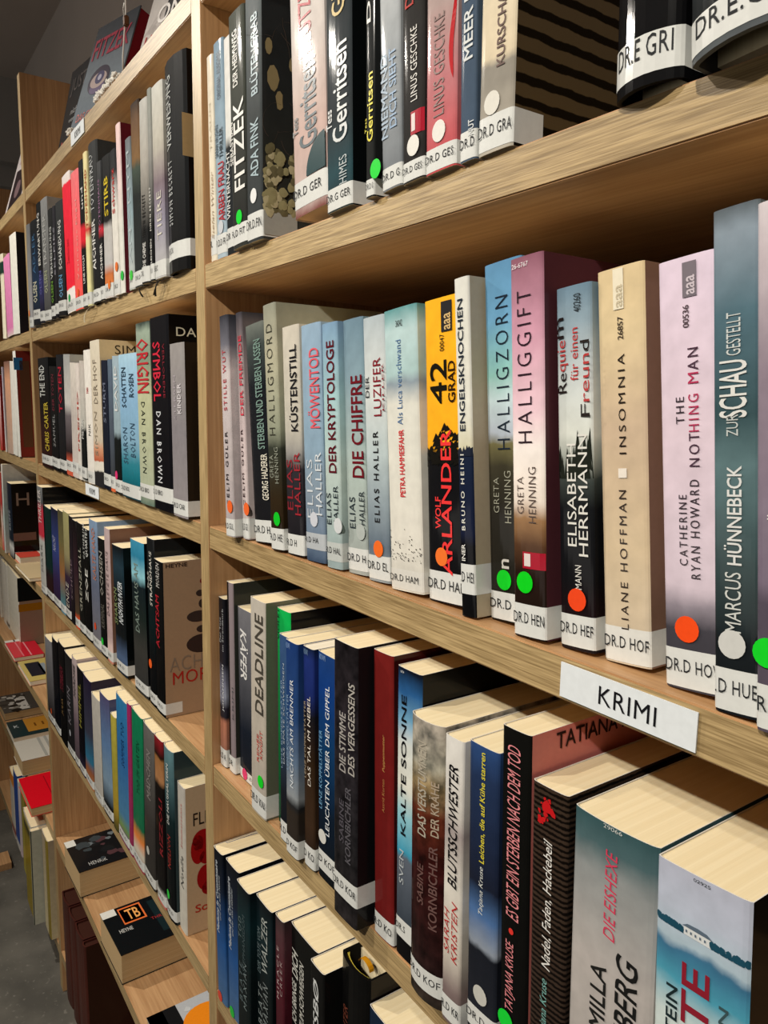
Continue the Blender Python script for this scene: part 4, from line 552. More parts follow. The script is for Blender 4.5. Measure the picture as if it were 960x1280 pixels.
ROWS.append(dict(shelf=1, group='crime novels on the upper shelf of the middle bay', books=[
  {'d': 'thin grey spine with orange dot at the left upright of the middle bay', 'x': -1.73, 'y': -0.006, 'a': 0.05, 'h': 0.1995, 'w': 0.0364, 'c': [(0, '#9a9a9c'), (1, '#6c6e70')], 't': [], 'lab': ('', 0.002, 0.02, '#dcdeda'), 'dot': (0.223, 0.1448, '#e87838')},
  {'d': 'blue-black spine with white lettering, second from the left upright', 'x': -1.692, 'y': -0.005, 'a': 0.0487, 'h': 0.1973, 'w': 0.0678, 'c': [(0, '#111215'), (0.4, '#152e4a'), (0.9, '#111518'), (1, '#1d2023')], 't': [('OLSEN', 0.192, 0.766, 0.2189, 0.4193, '#d0d0b8', 'b'), ('ADLER', 0.287, 0.671, 0.4959, 0.8745, '#3a6a94', '')], 'lab': ('', 0.0119, 0.0299, '#dcdeda')},
  {'d': 'black spine with white ERWARTUNG lettering over purple', 'x': -1.6191, 'y': -0.006, 'a': 0.0306, 'h': 0.219, 'w': 0.0386, 'c': [(0, '#1a1b20'), (0.15, '#1e1e37'), (0.35, '#323267'), (0.45, '#111213'), (1, '#16181a')], 't': [('ERWARTUNG', 0.25, 0.8, 0.4879, 0.9154, '#dcdcd8', 'b'), ('OLSEN', 0.3, 0.8, 0.2401, 0.4409, '#5c60a8', 'b')], 'lab': ('', 0.0047, 0.0227, '#dcdeda')},
  {'d': 'grey spine with pale lettering beside ERWARTUNG', 'x': -1.5779, 'y': -0.006, 'a': 0.0251, 'h': 0.2168, 'w': 0.056, 'c': [(0, '#333334'), (1, '#8c8e8e')], 't': [('TRANSFER', 0.3, 0.8, 0.4488, 0.8691, '#b4b6b4', 'b'), ('OLSEN', 0.3, 0.8, 0.2321, 0.4161, '#a8b090', 'b')], 'lab': ('', 0.002, 0.02, '#dcdeda')},
  {'d': 'black spine with white and green lettering', 'x': -1.5206, 'y': -0.005, 'a': 0.0308, 'h': 0.1905, 'w': 0.0328, 'c': [(0, '#0d0e10'), (1, '#232526')], 't': [('VERHEISSUNG', 0.35, 0.85, 0.3691, 0.8366, '#c8ccca', 'b'), ('OLSEN', 0.3, 0.85, 0.1502, 0.3477, '#70a838', 'b')], 'lab': ('', 0.0057, 0.0237, '#dcdeda')},
  {'d': 'thin black spine beside the one lettered SCHÄNDUNG', 'x': -1.4864, 'y': -0.005, 'a': 0.0352, 'h': 0.1893, 'w': 0.0226, 'c': [(0, '#131316'), (1, '#2c2c32')], 't': [('SELFIES', 0.3, 0.8, 0.3893, 0.8162, '#a8a8b4', '')], 'lab': ('', 0.0071, 0.0251, '#dcdeda')},
  {'d': 'black spine lettered SCHÄNDUNG in white over a blue word', 'x': -1.4624, 'y': -0.005, 'a': 0.041, 'h': 0.1885, 'w': 0.055, 'c': [(0, '#121315'), (1, '#333637')], 't': [('SCHÄNDUNG', 0.3, 0.8, 0.4096, 0.8332, '#dcdedc', 'b'), ('OLSEN', 0.3, 0.8, 0.1624, 0.3604, '#6aa4cc', 'b')], 'lab': ('', 0.0078, 0.0258, '#dcdeda')},
  {'d': 'white spine with a long vermilion red panel and tiny green dot', 'x': -1.3933, 'y': -0.005, 'a': -0.0258, 'h': 0.2198, 'w': 0.0558, 'c': [(0, '#e8e2de'), (0.17, '#e8e2de'), (0.18, '#e82238'), (0.93, '#ee2840'), (0.94, '#ecdcd8'), (1, '#f0e8e4')], 't': [('Zwischen zwei', 0.35, 0.65, 0.3583, 0.5325, '#b01020', '')], 'lab': ('', 0.002, 0.02, '#dcdeda'), 'dot': (0.41, 0.1093, '#28a858')},
  {'d': 'coral pink spine with orange dot next to the red-panelled one', 'x': -1.3361, 'y': -0.005, 'a': -0.0021, 'h': 0.2114, 'w': 0.0502, 'c': [(0, '#e8584c'), (0.3, '#ee5458'), (0.7, '#f46a70'), (1, '#f07c80')], 't': [('Verlorene Engel', 0.55, 0.8, 0.2172, 0.7913, '#f4b0a8', '')], 'lab': ('', 0.002, 0.02, '#dcdeda'), 'dot': (0.534, 0.1275, '#f06030')},
  {'d': 'black spine with bright red patch, leaning beside the coral spine', 'x': -1.2846, 'y': -0.005, 'a': 0.0056, 'h': 0.2172, 'w': 0.0278, 'c': [(0, '#0c0c0d'), (0.4, '#0e0e0e'), (0.46, '#d82030'), (0.54, '#d82030'), (0.58, '#111111'), (1, '#1d1f20')], 't': [('und', 0.5, 0.95, 0.6702, 0.8148, '#dcdcd8', 'b'), ('LINE HOLM', 0.4, 0.8, 0.1651, 0.358, '#dcdcd8', 'b')], 'lab': ('', 0.002, 0.02, '#dcdeda')},
  {'d': 'cream yellow spine with red lettering at the black TOTENFRAU spine', 'x': -1.2554, 'y': -0.005, 'a': 0.0103, 'h': 0.2224, 'w': 0.0215, 'c': [(0, '#dcd89c'), (0.45, '#dcd4a0'), (0.5, '#c83030'), (0.55, '#dcd4a0'), (1, '#ece0a8')], 't': [('TODESHAND', 0.4, 0.9, 0.5152, 0.8905, '#c06038', 'b')], 'lab': ('', 0.002, 0.02, '#dcdeda')},
  {'d': 'rounded black hardback spine lettered TOTENFRAU', 'x': -1.2289, 'y': -0.005, 'a': -0.0061, 'h': 0.2264, 'w': 0.0482, 'c': [(0, '#111112'), (0.2, '#18181a'), (1, '#343637')], 't': [('TOTENFRAU', 0.3, 0.7, 0.5779, 0.9225, '#c4c8c8', ''), ('AICHNER', 0.35, 0.7, 0.2107, 0.5271, '#e0e0dc', 'b'), ('BERNHARD', 0.1, 0.25, 0.2721, 0.4653, '#c4c8c8', '')], 'lab': ('', 0.002, 0.02, '#dcdeda'), 'rnd': 3, 'hc': 1},
  {'d': 'black spine with red splash and white lettering behind TOTENFRAU', 'x': -1.1792, 'y': -0.005, 'a': 0.0072, 'h': 0.1911, 'w': 0.0221, 'c': [(0, '#111112'), (0.45, '#131315'), (0.52, '#d03040'), (0.56, '#131315'), (1, '#434547')], 't': [('AICHNER', 0.35, 0.9, 0.1545, 0.4159, '#dcdcd8', 'b'), ('TOTENHAUS', 0.3, 0.7, 0.5046, 0.8753, '#a87aa0', '')], 'lab': ('', 0.002, 0.02, '#dcdeda')},
  {'d': 'spine black above and grey below with yellow lettering and orange flame', 'x': -1.1557, 'y': -0.005, 'a': 0.0271, 'h': 0.1902, 'w': 0.0401, 'c': [(0, '#c8c6c4'), (0.1, '#d0783c'), (0.17, '#b86a3c'), (0.25, '#b8b6b4'), (0.5, '#b4b2ae'), (0.55, '#17181a'), (1, '#202223')], 't': [('STIRB', 0.3, 0.8, 0.5783, 0.8552, '#d8c030', 'b')], 'lab': ('', 0.002, 0.02, '#dcdeda'), 'dot': (0.685, 0.0947, '#e87a30')},
  {'d': 'white spine with red lettering and orange dot, black top', 'x': -1.108, 'y': -0.005, 'a': -0.0057, 'h': 0.1892, 'w': 0.0264, 'c': [(0, '#d8d4cc'), (0.6, '#d8d6ce'), (0.75, '#a8a6a4'), (0.85, '#2c2d2f'), (1, '#25272a')], 't': [('Schwarz', 0.3, 0.75, 0.5649, 0.8698, '#c83a34', 'b')], 'lab': ('', 0.002, 0.02, '#dcdeda'), 'dot': (0.716, 0.1957, '#e87838')},
  {'d': 'tall pinkish white spine with maroon cover beside it', 'x': -1.0796, 'y': -0.004, 'a': -0.0093, 'h': 0.2158, 'w': 0.0191, 'c': [(0, '#d8d8d0'), (0.4, '#d4d4cc'), (0.8, '#e0c4c4'), (1, '#ecd0cc')], 't': [], 'dot': (0.622, 0.1059, '#30c048'), 'sidec': '#631a25'},
  {'d': 'low slate and silver spine with green dot', 'x': -1.0399, 'y': -0.004, 'a': -0.0071, 'h': 0.1871, 'w': 0.0223, 'c': [(0, '#b4b8b4'), (0.5, '#8ea4ac'), (1, '#6c7074')], 't': [('ANONYM', 0.3, 0.8, 0.1761, 0.9125, '#b8c4c8', '')], 'lab': ('', 0.002, 0.02, '#dcdeda'), 'dot': (0.596, 0.0975, '#48c848')},
  {'d': 'brown and grey spine with patterned top, half leaning', 'x': -1.0162, 'y': -0.004, 'a': 0.0015, 'h': 0.2207, 'w': 0.0342, 'c': [(0, '#252a2b'), (0.5, '#1b2021'), (0.65, '#3d4a40'), (0.7, '#7a5c38'), (0.9, '#674c35'), (1, '#32271f')], 't': [], 'lab': ('', 0.002, 0.02, '#dcdeda')},
  {'d': 'black and white spine with slim white strip of lettering', 'x': -0.9806, 'y': -0.006, 'a': 0.0351, 'h': 0.2114, 'w': 0.0296, 'c': [(0, '#101112'), (0.3, '#131516'), (0.7, '#a8a49c'), (1, '#b8b8b2')], 't': [('SIMON BECKETT', 0.3, 0.7, 0.2593, 0.4918, '#202020', 'bw'), ('DIE CHEMIE', 0.3, 0.7, 0.0945, 0.2283, '#d8d8d4', 'b')], 'lab': ('DR.', 0.002, 0.02, '#dcdeda')},
  {'d': 'black spine with long white lettered strip', 'x': -0.9455, 'y': -0.006, 'a': 0.0155, 'h': 0.2165, 'w': 0.0132, 'c': [(0, '#0e0e10'), (0.3, '#111213'), (0.7, '#8c8c88'), (1, '#8c9088')], 't': [('SIMON BECKETT', 0.3, 0.7, 0.2656, 0.4962, '#ececE6', 'bw'), ('LEICHEN', 0.3, 0.7, 0.0955, 0.2233, '#d8d8d4', 'b')], 'lab': ('', 0.002, 0.02, '#dcdeda')},
  {'d': 'pale grey spine with mauve streak beside the black VERWESUNG hardback', 'x': -0.9288, 'y': -0.006, 'a': 0.006, 'h': 0.2132, 'w': 0.0372, 'c': [(0, '#b4b4b2'), (0.3, '#8c8898'), (0.5, '#7a6c74'), (0.7, '#b4b0a4'), (1, '#c8c8c0')], 't': [('TIERE', 0.4, 0.8, 0.2027, 0.4521, '#d8d4c8', '')], 'lab': ('BEC', 0.002, 0.02, '#dcdeda')},
  {'d': 'big rounded black hardback lettered VERWESUNG, rightmost on its shelf', 'x': -0.8876, 'y': -0.007, 'a': -0.0062, 'h': 0.2228, 'w': 0.0653, 'c': [(0, '#0c0c0d'), (0.5, '#121517'), (1, '#1b1c1d')], 't': [('VERWESUNG', 0.2, 0.48, 0.5898, 0.9274, '#c8ccca', 's'), ('SIMON BECKETT', 0.25, 0.48, 0.2272, 0.5354, '#c4c8c8', 'sw')], 'lab': ('D BECK', 0.0135, 0.0315, '#dcdeda'), 'sf': [('r', -0.0004, 0.1149, 0.0115, 0.1581, '#b09468')], 'rnd': 5, 'hc': 1, 'sidec': '#0e0a09', 'sidelab': 1},
]))
ROWS.append(dict(shelf=2, group='crime novels on the second shelf of the middle bay', books=[
  {'d': 'black and yellow spine at the left upright, second shelf', 'x': -1.6803, 'y': -0.004, 'a': 0.0043, 'h': 0.2145, 'w': 0.0974, 'c': [(0, '#25100e'), (0.3, '#2f1411'), (0.6, '#0d0e10'), (1, '#16181a')], 't': [('THE END', 0.2, 0.7, 0.6448, 0.9353, '#c8ccc8', 'b'), ('CHRIS CARTER', 0.5, 0.9, 0.1503, 0.6022, '#c8b43c', 'b')], 'lab': ('', 0.0065, 0.0245, '#dcdeda')},
  {'d': 'black spine with muted red lettering', 'x': -1.5815, 'y': -0.004, 'a': 0.0387, 'h': 0.1947, 'w': 0.0649, 'c': [(0, '#0c0c0d'), (1, '#131516')], 't': [('DER TOTEN', 0.4, 0.7, 0.5799, 0.9231, '#7a2838', ''), ('SAMUEL', 0.4, 0.7, 0.2311, 0.5414, '#9a9c9c', '')], 'lab': ('', 0.0058, 0.0238, '#dcdeda')},
  {'d': 'black spine with bold crimson lettering', 'x': -1.5121, 'y': -0.004, 'a': 0.0228, 'h': 0.2138, 'w': 0.0546, 'c': [(0, '#111213'), (0.4, '#1b1c1f'), (1, '#1a1c20')], 't': [('TOTEN', 0.35, 0.85, 0.5165, 0.8973, '#b81c34', 'b')], 'lab': ('', 0.0065, 0.0245, '#dcdeda')},
  {'d': 'grey and white spine with dark photo foot', 'x': -1.4561, 'y': -0.004, 'a': 0.0403, 'h': 0.2118, 'w': 0.046, 'c': [(0, '#c85a40'), (0.1, '#c85a40'), (0.2, '#251b1d'), (0.5, '#676064'), (0.6, '#c4c2bc'), (1, '#9c9e9c')], 't': [], 'lab': ('', 0.008, 0.026, '#dcdeda')},
  {'d': 'plain whitish spine with soft grey picture', 'x': -1.4087, 'y': -0.004, 'a': 0.05, 'h': 0.196, 'w': 0.038, 'c': [(0, '#c8bfb8'), (0.5, '#b8b0aa'), (1, '#d4cec4')], 't': [], 'lab': ('', 0.0089, 0.0269, '#dcdeda')},
  {'d': 'white spine with faded red letters, second shelf of the middle bay', 'x': -1.3661, 'y': -0.004, 'a': 0.0334, 'h': 0.1947, 'w': 0.0238, 'c': [(0, '#d8d4cc'), (0.3, '#c8c4bc'), (1, '#d8cfc8')], 't': [('FREMD', 0.4, 0.8, 0.2469, 0.7621, '#c05a50', 'b')], 'lab': ('', 0.0069, 0.0249, '#dcdeda')},
  {'d': 'spine with pale photograph above black foot', 'x': -1.3409, 'y': -0.004, 'a': 0.0495, 'h': 0.197, 'w': 0.028, 'c': [(0, '#c8c8c0'), (0.02, '#131515'), (0.42, '#131616'), (0.46, '#b4b4ac'), (1, '#c0b8b0')], 't': [('MEYER', 0.4, 0.8, 0.3557, 0.523, '#d8d8d4', 'b')], 'lab': ('', 0.005, 0.023, '#dcdeda')},
  {'d': 'clean white spine with tiny red mark, second shelf of the middle bay', 'x': -1.3009, 'y': -0.004, 'a': -0.0039, 'h': 0.2128, 'w': 0.0399, 'c': [(0, '#dcd8d0'), (1, '#e4e0d8')], 't': [('MAN', 0.4, 0.7, 0.6806, 0.7221, '#b83030', 'b'), ('NIK', 0.5, 0.8, 0.3645, 0.4544, '#505050', '')], 'lab': ('', 0.002, 0.02, '#dcdeda')},
  {'d': 'tall cream spine with large thin letters on the cream cover beside it', 'x': -1.2592, 'y': -0.004, 'a': -0.0058, 'h': 0.2246, 'w': 0.0553, 'c': [(0, '#252527'), (0.1, '#252527'), (0.11, '#d8d4c8'), (0.17, '#d8d4c8'), (0.18, '#b0583c'), (0.26, '#c89070'), (0.32, '#c4b8a4'), (1, '#d4ccb8')], 't': [('DER HOF', 0.35, 0.75, 0.5731, 0.8707, '#8c8070', ''), ('SIMON', 0.3, 0.6, 0.2139, 0.5182, '#a09480', '')], 'sf': [('t', 'SIM', 0.0244, 0.0559, 0.2037, 0.2174, '#3c3428', '')], 'sidec': '#d8c49c'},
  {'d': 'dark navy spine with grey lettering beside the cream one', 'x': -1.2025, 'y': -0.004, 'a': 0.0287, 'h': 0.1925, 'w': 0.0355, 'c': [(0, '#111621'), (1, '#191f2f')], 't': [('STURM', 0.35, 0.75, 0.5207, 0.828, '#70788c', 'b')], 'lab': ('', 0.0059, 0.0239, '#dcdeda')},
  {'d': 'thin slate spine, second shelf of the middle bay', 'x': -1.1627, 'y': -0.004, 'a': 0.0134, 'h': 0.1931, 'w': 0.0215, 'c': [(0, '#d8683c'), (0.08, '#d8683c'), (0.12, '#3a3d43'), (1, '#5a6a7c')], 't': [], 'lab': ('', 0.0049, 0.0229, '#dcdeda')},
  {'d': 'grey spine with long white capitals over black foot', 'x': -1.1398, 'y': -0.004, 'a': 0.0218, 'h': 0.1964, 'w': 0.0323, 'c': [(0, '#0e1111'), (0.4, '#111616'), (0.45, '#8ca0a8'), (1, '#9cb0bc')], 't': [('DAVID', 0.35, 0.8, 0.6056, 0.9319, '#dce0e0', 'b')], 'lab': ('', 0.0024, 0.0204, '#dcdeda'), 'dot': (0.37, 0.1335, '#e03878')},
  {'d': 'sky-blue spine with teal sea foot lettered SCHATTEN and ROSEN', 'x': -1.1021, 'y': -0.005, 'a': 0.001, 'h': 0.1969, 'w': 0.0857, 'c': [(0, '#0c3743'), (0.15, '#146a78'), (0.25, '#2c7c8c'), (0.4, '#7ca4bc'), (0.7, '#84accc'), (1, '#a4c8dc')], 't': [('SCHATTEN', 0.2, 0.45, 0.6336, 0.9094, '#2c4458', 'b'), ('ROSEN', 0.6, 0.85, 0.7061, 0.8617, '#2c4458', 'b'), ('SHARON', 0.2, 0.45, 0.2406, 0.4942, '#38546c', ''), ('BOLTON', 0.6, 0.85, 0.2975, 0.5274, '#38546c', '')], 'lab': ('DR.D BOL', 0.002, 0.02, '#dcdeda')},
  {'d': 'grey-green spine with big red ORIGIN lettering', 'x': -1.014, 'y': -0.006, 'a': -0.004, 'h': 0.2323, 'w': 0.0565, 'c': [(0, '#5c7064'), (0.1, '#a4ac94'), (0.6, '#b4b894'), (0.8, '#7c8c78'), (0.95, '#94a494'), (1, '#3d4a44')], 't': [('ORIGIN', 0.1, 0.95, 0.9129, 0.6196, '#c02c34', 'b'), ('DAN BROWN', 0.35, 0.62, 0.5716, 0.1769, '#2c342c', 'w')], 'lab': ('DR.D BRO', 0.0089, 0.0269, '#dcdeda')},
  {'d': 'near-black spine with big crimson SYMBOL lettering', 'x': -0.9545, 'y': -0.006, 'a': -0.0107, 'h': 0.2342, 'w': 0.0689, 'c': [(0, '#09090e'), (1, '#0c0c11')], 't': [('SYMBOL', 0.2, 0.6, 0.8743, 0.5719, '#d02840', 'b'), ('VERLORENE', 0.72, 0.82, 0.8591, 0.5875, '#8c2434', ''), ('DAN BROWN', 0.3, 0.55, 0.5182, 0.1455, '#d4d8dc', 'bw')], 'lab': ('D.D BRO', 0.0112, 0.0292, '#dcdeda'), 'sf': [('t', 'DAN', 0.0103, 0.0475, 0.2096, 0.2197, '#c8c4b4', '')], 'sidec': '#070606'},
  {'d': 'silver grey spine in clear film with faint white KINDER lettering', 'x': -0.8842, 'y': -0.006, 'a': -0.0092, 'h': 0.1997, 'w': 0.048, 'c': [(0, '#8c8688'), (0.5, '#807c80'), (1, '#94908e')], 't': [('KINDER', 0.55, 0.8, 0.6005, 0.7722, '#d8d4d8', 'b'), ('STERBEN', 0.3, 0.45, 0.5675, 0.8193, '#b0a8b0', '')], 'lab': ('DR.D CAR', 0.0026, 0.0206, '#dcdeda'), 'sidec': '#231b13', 'sidelab': 1},
]))
ROWS.append(dict(shelf=3, group='crime novels on the third shelf of the middle bay', books=[
  {'d': 'tall spine, grey top over red and white lettering, at the left upright', 'x': -1.7415, 'y': -0.006, 'a': 0.0032, 'h': 0.2308, 'w': 0.0545, 'c': [(0, '#323437'), (0.04, '#a8a8a4'), (0.5, '#b0b2ae'), (0.55, '#b83040'), (0.8, '#b83848'), (0.86, '#515558'), (1, '#787c7e')], 't': [('THRILLER', 0.25, 0.8, 0.6571, 0.9734, '#d8d0cc', 'b'), ('MARK', 0.4, 0.7, 0.2098, 0.4722, '#505050', '')], 'lab': ('', 0.004, 0.019, '#dcdeda'), 'sidec': '#0c0d10'},
  {'d': 'dark green spine beside the red and white lettered one', 'x': -1.6856, 'y': -0.005, 'a': 0.0321, 'h': 0.1941, 'w': 0.0637, 'c': [(0, '#250e0e'), (0.25, '#251316'), (0.35, '#092725'), (1, '#0c2725')], 't': [], 'lab': ('', 0.004, 0.019, '#dcdeda')},
  {'d': 'purple-blue spine, third shelf of the middle bay', 'x': -1.6205, 'y': -0.005, 'a': 0.0398, 'h': 0.1993, 'w': 0.0638, 'c': [(0, '#25162a'), (0.3, '#30234a'), (0.6, '#30407c'), (1, '#1b1b2a')], 't': [('NACHT', 0.3, 0.7, 0.5745, 0.7207, '#b8b8c8', '')], 'lab': ('', 0.004, 0.019, '#dcdeda')},
  {'d': 'olive-brown mottled spine, third shelf of the middle bay', 'x': -1.5542, 'y': -0.005, 'a': 0.0341, 'h': 0.2027, 'w': 0.0423, 'c': [(0, '#5c8ca0'), (0.15, '#4c6c70'), (0.4, '#8c6038'), (0.7, '#67603d'), (1, '#4a4733')], 't': [], 'lab': ('', 0.004, 0.019, '#dcdeda')},
  {'d': 'khaki and violet spine, third shelf of the middle bay', 'x': -1.5105, 'y': -0.005, 'a': 0.0438, 'h': 0.2056, 'w': 0.0459, 'c': [(0, '#110e13'), (0.4, '#342437'), (0.6, '#8c8460'), (1, '#9c9868')], 't': [('ENDE', 0.3, 0.8, 0.1147, 0.3428, '#c8c4b8', '')], 'lab': ('', 0.004, 0.019, '#dcdeda')},
  {'d': 'dim mauve-black spine with faint lettering', 'x': -1.4632, 'y': -0.005, 'a': 0.0476, 'h': 0.203, 'w': 0.0266, 'c': [(0, '#110e11'), (0.5, '#271d25'), (1, '#131113')], 't': [('SCHULD', 0.3, 0.8, 0.2326, 0.6065, '#84707c', '')]},
  {'d': 'dark spine with brown and orange foot', 'x': -1.4309, 'y': -0.005, 'a': 0.0257, 'h': 0.1994, 'w': 0.0297, 'c': [(0, '#d05028'), (0.1, '#d05028'), (0.14, '#4a3d2d'), (0.5, '#321f27'), (1, '#0e0e0e')], 't': [], 'lab': ('', 0.004, 0.019, '#dcdeda')},
  {'d': 'dark spine with thin white lettering down it', 'x': -1.3986, 'y': -0.005, 'a': 0.0201, 'h': 0.1998, 'w': 0.0401, 'c': [(0, '#131311'), (1, '#111111')], 't': [('GRENZFALL', 0.35, 0.75, 0.205, 0.7836, '#b8b8a8', '')], 'lab': ('', 0.004, 0.019, '#dcdeda')},
  {'d': 'black spine with bold white QUARTETT lettering', 'x': -1.3571, 'y': -0.005, 'a': 0.0236, 'h': 0.196, 'w': 0.0453, 'c': [(0, '#090909'), (1, '#0c0c0c')], 't': [('QUARTETT', 0.5, 0.9, 0.7524, 1.0403, '#d8dcd8', 'b'), ('CATHERINE', 0.15, 0.4, 0.7183, 1.0383, '#c8ccc8', 'bw'), ('ZOE', 0.35, 0.75, 0.3511, 0.6386, '#e4e4dc', 'b')], 'lab': ('', 0.004, 0.019, '#dcdeda'), 'sidec': '#090909'},
  {'d': 'blue-grey spine with orange lettering and orange dot', 'x': -1.3055, 'y': -0.005, 'a': -0.0012, 'h': 0.2173, 'w': 0.0512, 'c': [(0, '#706c70'), (0.5, '#5c6478'), (1, '#7c94b0')], 't': [('KALTE HAND', 0.4, 0.8, 0.5464, 0.9458, '#b87860', 'b')], 'lab': ('', 0.004, 0.019, '#dcdeda'), 'dot': (0.474, 0.1759, '#e04c20')},
  {'d': 'black spine with grey lettering and green dot', 'x': -1.2529, 'y': -0.005, 'a': 0.0049, 'h': 0.1946, 'w': 0.0391, 'c': [(0, '#0c0c0c'), (1, '#111111')], 't': [('OCHSEN', 0.3, 0.8, 0.5215, 0.8907, '#9a9890', 'b'), ('KRIMINAL', 0.3, 0.8, 0.249, 0.4537, '#6a6860', '')], 'lab': ('', 0.004, 0.019, '#dcdeda'), 'dot': (0.378, 0.1225, '#28d040')},
  {'d': 'slim pink-grey spine with small lettering, pinkish cover beside it', 'x': -1.2124, 'y': -0.005, 'a': 0.0135, 'h': 0.216, 'w': 0.0288, 'c': [(0, '#c87860'), (0.08, '#e0c8c0'), (0.2, '#b09898'), (1, '#b8a4a4')], 't': [('DAS LETZTE HAUS', 0.3, 0.75, 0.3564, 0.8312, '#4c3c40', '')], 'lab': ('', 0.004, 0.019, '#dcdeda'), 'sidec': '#84604e'},
  {'d': 'black spine with ghostly blue figure and slanted white lettering', 'x': -1.1626, 'y': -0.005, 'a': -0.03, 'h': 0.1965, 'w': 0.0573, 'c': [(0, '#131b22'), (0.12, '#4c6080'), (0.3, '#111618'), (0.6, '#0c0e10'), (0.85, '#213743'), (1, '#0c0e10')], 't': [('NIGHTHUNTER', 0.5, 0.9, 0.41, 0.7317, '#dce4e8', 'bi'), ('SHARON', 0.1, 0.4, 0.3812, 0.6651, '#7c8a5c', 'b')], 'lab': ('', 0.004, 0.019, '#dcdeda'), 'sidec': '#070c0c', 'sidelab': 1},
  {'d': 'teal-skied spine fading to dark with faint lettering', 'x': -1.0725, 'y': -0.004, 'a': -0.0159, 'h': 0.2193, 'w': 0.062, 'c': [(0, '#323232'), (0.3, '#373734'), (0.5, '#1b2522'), (0.72, '#111d22'), (0.78, '#8cc4d0'), (0.9, '#2c7c9c'), (1, '#3c8cac')], 't': [('DAS HAUS AM', 0.3, 0.6, 0.4077, 0.8517, '#7c8c84', 'b')], 'lab': ('', 0.004, 0.019, '#dcdeda'), 'sidec': '#090c0e'},
  {'d': 'black spine with white STRANDHAUS lettering and orange dot', 'x': -1.0041, 'y': -0.003, 'a': 0.0078, 'h': 0.2322, 'w': 0.0299, 'c': [(0, '#090b0c'), (0.3, '#0c0e10'), (0.5, '#091b1d'), (1, '#17181a')], 't': [('STRANDHAUS', 0.434, 0.771, 0.6075, 0.926, '#d4d4cc', 'b'), ('DAS', 0.145, 0.337, 0.7058, 0.8004, '#c8c8c0', 'b')], 'lab': ('', 0.004, 0.019, '#dcdeda'), 'dot': (0.28, 0.25, '#f06428')},
  {'d': 'black spine with red lettering and beige cover with stacked stones', 'x': -0.9728, 'y': -0.004, 'a': 0.0138, 'h': 0.2084, 'w': 0.0338, 'c': [(0, '#0c0c0c'), (1, '#0e0e0e')], 't': [('ACHTSAM', 0.2, 0.6, 0.4383, 0.7757, '#b02430', 'b'), ('MORDEN', 0.3, 0.7, 0.8306, 0.983, '#c8c8c4', '')], 'lab': ('', 0.004, 0.019, '#dcdeda'), 'sf': [('t', 'HEYNE', 0.0049, 0.0333, 0.2009, 0.2061, '#3a2c28', 'b'), ('e', 0.0524, 0.179, 0.0024, 0.0032, '#7a1820'), ('e', 0.0499, 0.1631, 0.0055, 0.0043, '#3c302c'), ('e', 0.0529, 0.1486, 0.005, 0.006, '#3c302c'), ('e', 0.0471, 0.1321, 0.0155, 0.0076, '#3c302c'), ('e', 0.0523, 0.1143, 0.0078, 0.0049, '#3c302c'), ('e', 0.0519, 0.0946, 0.0213, 0.0126, '#3a2c28'), ('t', 'ACHTSAM', 0.0078, 0.1087, 0.0616, 0.081, '#8c7c6c', 'l'), ('t', 'MORDEN', 0.0116, 0.1061, 0.0434, 0.0608, '#b02c24', '')], 'sidec': '#a88c70'},
]))
